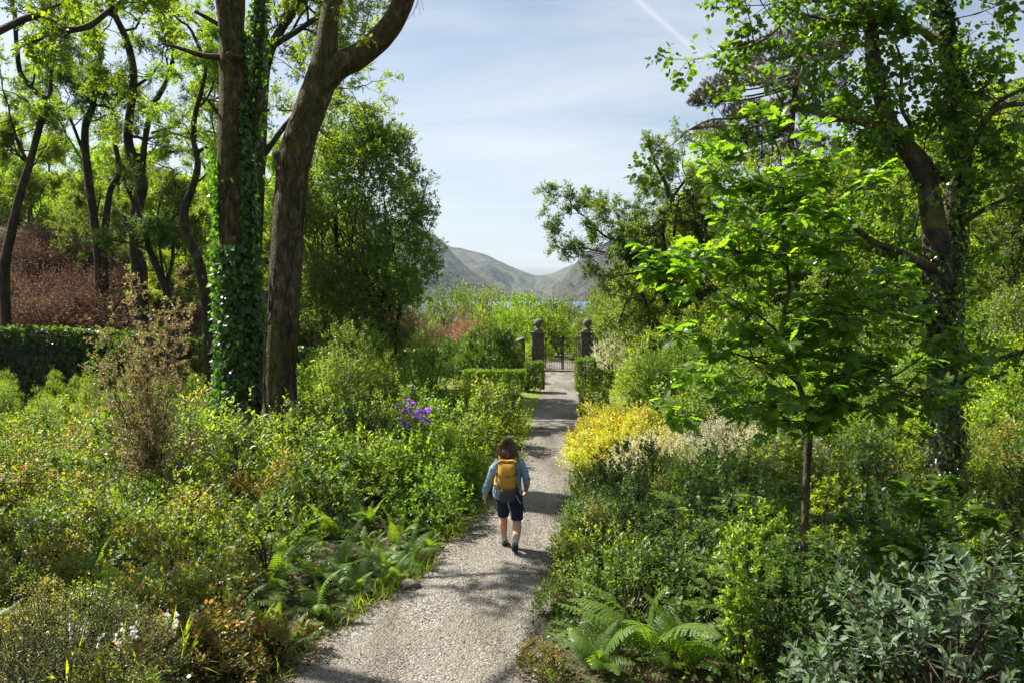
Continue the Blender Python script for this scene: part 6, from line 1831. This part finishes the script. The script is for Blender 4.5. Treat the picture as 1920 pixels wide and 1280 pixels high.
for nm_, pts, an in (('shoe', [(-.086, .135, .075), (-.086, .16, .062), (-.087, .23, .052), (-.09, .31, .042), (-.092, .375, .034)], (-.086, .165, .115)), ('shoe', [(.068, -.285, .175), (.068, -.262, .15), (.067, -.215, .095), (.066, -.15, .058), (.066, -.085, .04)], (.069, -.235, .19))):
    sg = Geo(); limb(sg, pts, [.034, .046, .050, .050, .030], None, 14); limb(sg, [pts[1], tuple(np.array(an) - [0, 0, .025])], [.044, .042], None, 12, 4)
    so = soft(nm_, sg, M['shoe'], per, .007, 2)
    lg = Geo(); P0 = np.array(pts); off = unit(np.cross(P0[-1] - P0[0], [1, 0, 0])); off = off if off[2] < 0 else -off
    q = catmull([tuple(P0[0] + off * .03 + [0, -.004, 0]), tuple(P0[2] + off * .040), tuple(P0[4] + off * .022 + (P0[4] - P0[3]) * .1)], 6); tube(lg, q, np.interp(np.linspace(0, 2, len(q)), [0, 1, 2], [.036, .046, .034]), 12, flat=(1, .38)); lg.build('sole', M['sole'], so, True)
    kg = Geo(); tube(kg, [tuple(np.array(an) + [0, 0, -.02]), tuple(np.array(an) + [0, .0, .022])], [.041, .039], 14); kg.build('sock', M['sock'], per, True)

# backpack, worn on the back
bp_ = thing('backpack', 'yellow roll-top backpack with grey base worn by the walker', 'backpack', (WX, WY, WZ))


def loft(geo, secs, n=28, e=3.2):
    """secs: (cx, cy, z, half width, half depth)"""
    a_ = np.linspace(0, 2 * math.pi, n, endpoint=False); ca, sa = np.cos(a_), np.sin(a_); k = (np.abs(ca) ** e + np.abs(sa) ** e) ** (-1 / e)
    V = np.concatenate([np.stack([cx + hw * ca * k, cy + hd * sa * k, np.full(n, z)], -1) for cx, cy, z, hw, hd in secs]); F = []
    for i in range(len(secs) - 1):
        for j in range(n):
            m_ = (j + 1) % n; F += [[i * n + j, i * n + m_, (i + 1) * n + m_], [i * n + j, (i + 1) * n + m_, (i + 1) * n + j]]
    c0 = len(V); V = np.vstack([V, [secs[0][0], secs[0][1], secs[0][2]], [secs[-1][0], secs[-1][1], secs[-1][2]]])
    for j in range(n):
        m_ = (j + 1) % n; F += [[m_, j, c0], [(len(secs) - 1) * n + j, (len(secs) - 1) * n + m_, c0 + 1]]
    V = V + .004 * np.stack([fbm(V * 14, 3, 2), fbm(V * 14, 3, 7), fbm(V * 14, 3, 8)], -1)
    geo.add(V, F)


cx = -.05
y1 = Geo(); loft(y1, [(cx, -.225, .968, .1278, .095), (cx, -.225, 1.03, .1305, .10), (cx, -.222, 1.12, .1314, .10), (cx, -.218, 1.2, .1287, .095), (cx, -.21, 1.27, .1242, .078), (cx, -.20, 1.315, .1251, .05), (cx, -.195, 1.335, .1278, .03)])
y1.build('main_bag', M['pack_yellow'], bp_, True)
g1 = Geo(); loft(g1, [(cx, -.205, .772, .095, .06), (cx, -.215, .79, .1098, .082), (cx, -.225, .84, .1242, .098), (cx, -.227, .91, .1287, .100), (cx, -.226, .968, .1291, .0965)]); g1.build('base_panel', M['pack_grey'], bp_, True)
rt = Geo(); q = catmull([(cx - .13, -.215, 1.325), (cx - .08, -.205, 1.352), (cx, -.20, 1.345), (cx + .08, -.205, 1.352), (cx + .13, -.215, 1.325)], 5); tube(rt, q, .026, 10, .08, 12, flat=(1, 1)); rt.build('roll_top', M['pack_yellow'], bp_, True)
tg = Geo(); tube(tg, [(cx - .05, -.228, 1.342), (cx, -.226, 1.338), (cx + .05, -.228, 1.342)], .009, 8); tg.build('carry_handle', M['strap_brown'], bp_, True)
for sx, mm in ((-1, 'pack_yellow'), (1, 'pack_yellow')):
    g_ = Geo(); q = catmull([(cx + sx * .09 + .012, -.15, 1.30), (cx + sx * .11 + .012, -.09, 1.385), (cx + sx * .115 + .012, .02, 1.405), (cx + sx * .115 + .012, .12, 1.30), (cx + sx * .13, .15, 1.12), (cx + sx * .17, .06, .98), (cx + sx * .15, -.14, .93)], 6); tube(g_, q, .026, 10, flat=(1, .35)); g_.build('shoulder_strap', M[mm], bp_, True)
    for z_ in (1.185, .985):
        g_ = Geo(); tube(g_, catmull([(cx + sx * .10, -.325, z_ - .02), (cx + sx * .138, -.28, z_), (cx + sx * .143, -.2, z_ + .02), (cx + sx * .14, -.13, z_ + .03)], 4), .008, 6); g_.build('side_strap', M['strap_brown' if z_ > 1.1 else 'strap'], bp_, True)
    g_ = Geo(); box(g_, (cx + sx * .142, -.275, 1.185), (.018, .03, .035)); g_.build('buckle', M['strap'], bp_)
g_ = Geo(); q = catmull([(cx + .14, -.28, .88), (cx + .19, -.25, .80), (cx + .235, -.24, .70), (cx + .262, -.24, .61)], 4); tube(g_, q, .010, 6, flat=(1, .4)); g_.build('dangling_strap', M['strap'], bp_, True)
g_ = Geo(); q = catmull([(cx + .155, -.24, .98), (cx + .175, -.25, .87), (cx + .20, -.25, .78)], 4); tube(g_, q, .012, 6, flat=(1, .4)); g_.build('hip_strap', M['strap'], bp_, True)
g_ = Geo(); q = catmull([(cx + .01, -.26, .79), (cx + .03, -.26, .70), (cx + .055, -.25, .61), (cx + .06, -.25, .575)], 4); tube(g_, q, .012, 6, flat=(1, .4)); g_.build('dangling_strap', M['strap_grey'], bp_, True)
g_ = Geo(); q = catmull([(cx + .13, -.3, .885), (cx + .16, -.29, .82), (cx + .20, -.27, .75)], 4); tube(g_, q, .009, 6, flat=(1, .4)); g_.build('dangling_strap', M['strap_grey'], bp_, True)
g_ = Geo(); tube(g_, [(cx - .118, -.312, .99), (cx - .119, -.311, 1.09)], .006, 6); g_.build('zip', M['strap'], bp_)
g_ = Geo()
g_.add([(cx - .040, -.3275, 1.148), (cx - .024, -.3275, 1.148), (cx - .032, -.3275, 1.158), (cx - .040, -.321, 1.148), (cx - .024, -.321, 1.148), (cx - .032, -.321, 1.158)], [[0, 1, 2], [3, 5, 4], [0, 2, 5], [0, 5, 3], [1, 4, 5], [1, 5, 2], [0, 3, 4], [0, 4, 1]])
for k in range(6): box(g_, (cx - .012 + k * .0115, -.324, 1.153), (.0085, .008, .011))
g_.build('logo', M['strap'], bp_)

# ------------------------------------------------------------------ the air
hz = Geo(); box(hz, (0, 4200, 396), (14000, 9200, 808))
mh = bpy.data.materials.new('haze'); mh.use_nodes = True
nt = mh.node_tree; nt.nodes.clear()
pv = nt.nodes.new('ShaderNodeVolumePrincipled'); pv.inputs['Color'].default_value = (.7, .84, 1, 1); pv.inputs['Density'].default_value = .00006; pv.inputs['Anisotropy'].default_value = .2
ou = nt.nodes.new('ShaderNodeOutputMaterial'); nt.links.new(pv.outputs[0], ou.inputs['Volume'])
tag(hz.build('haze', mh), 'thin pale blue haze over the lake and hills', 'haze', kind='stuff')
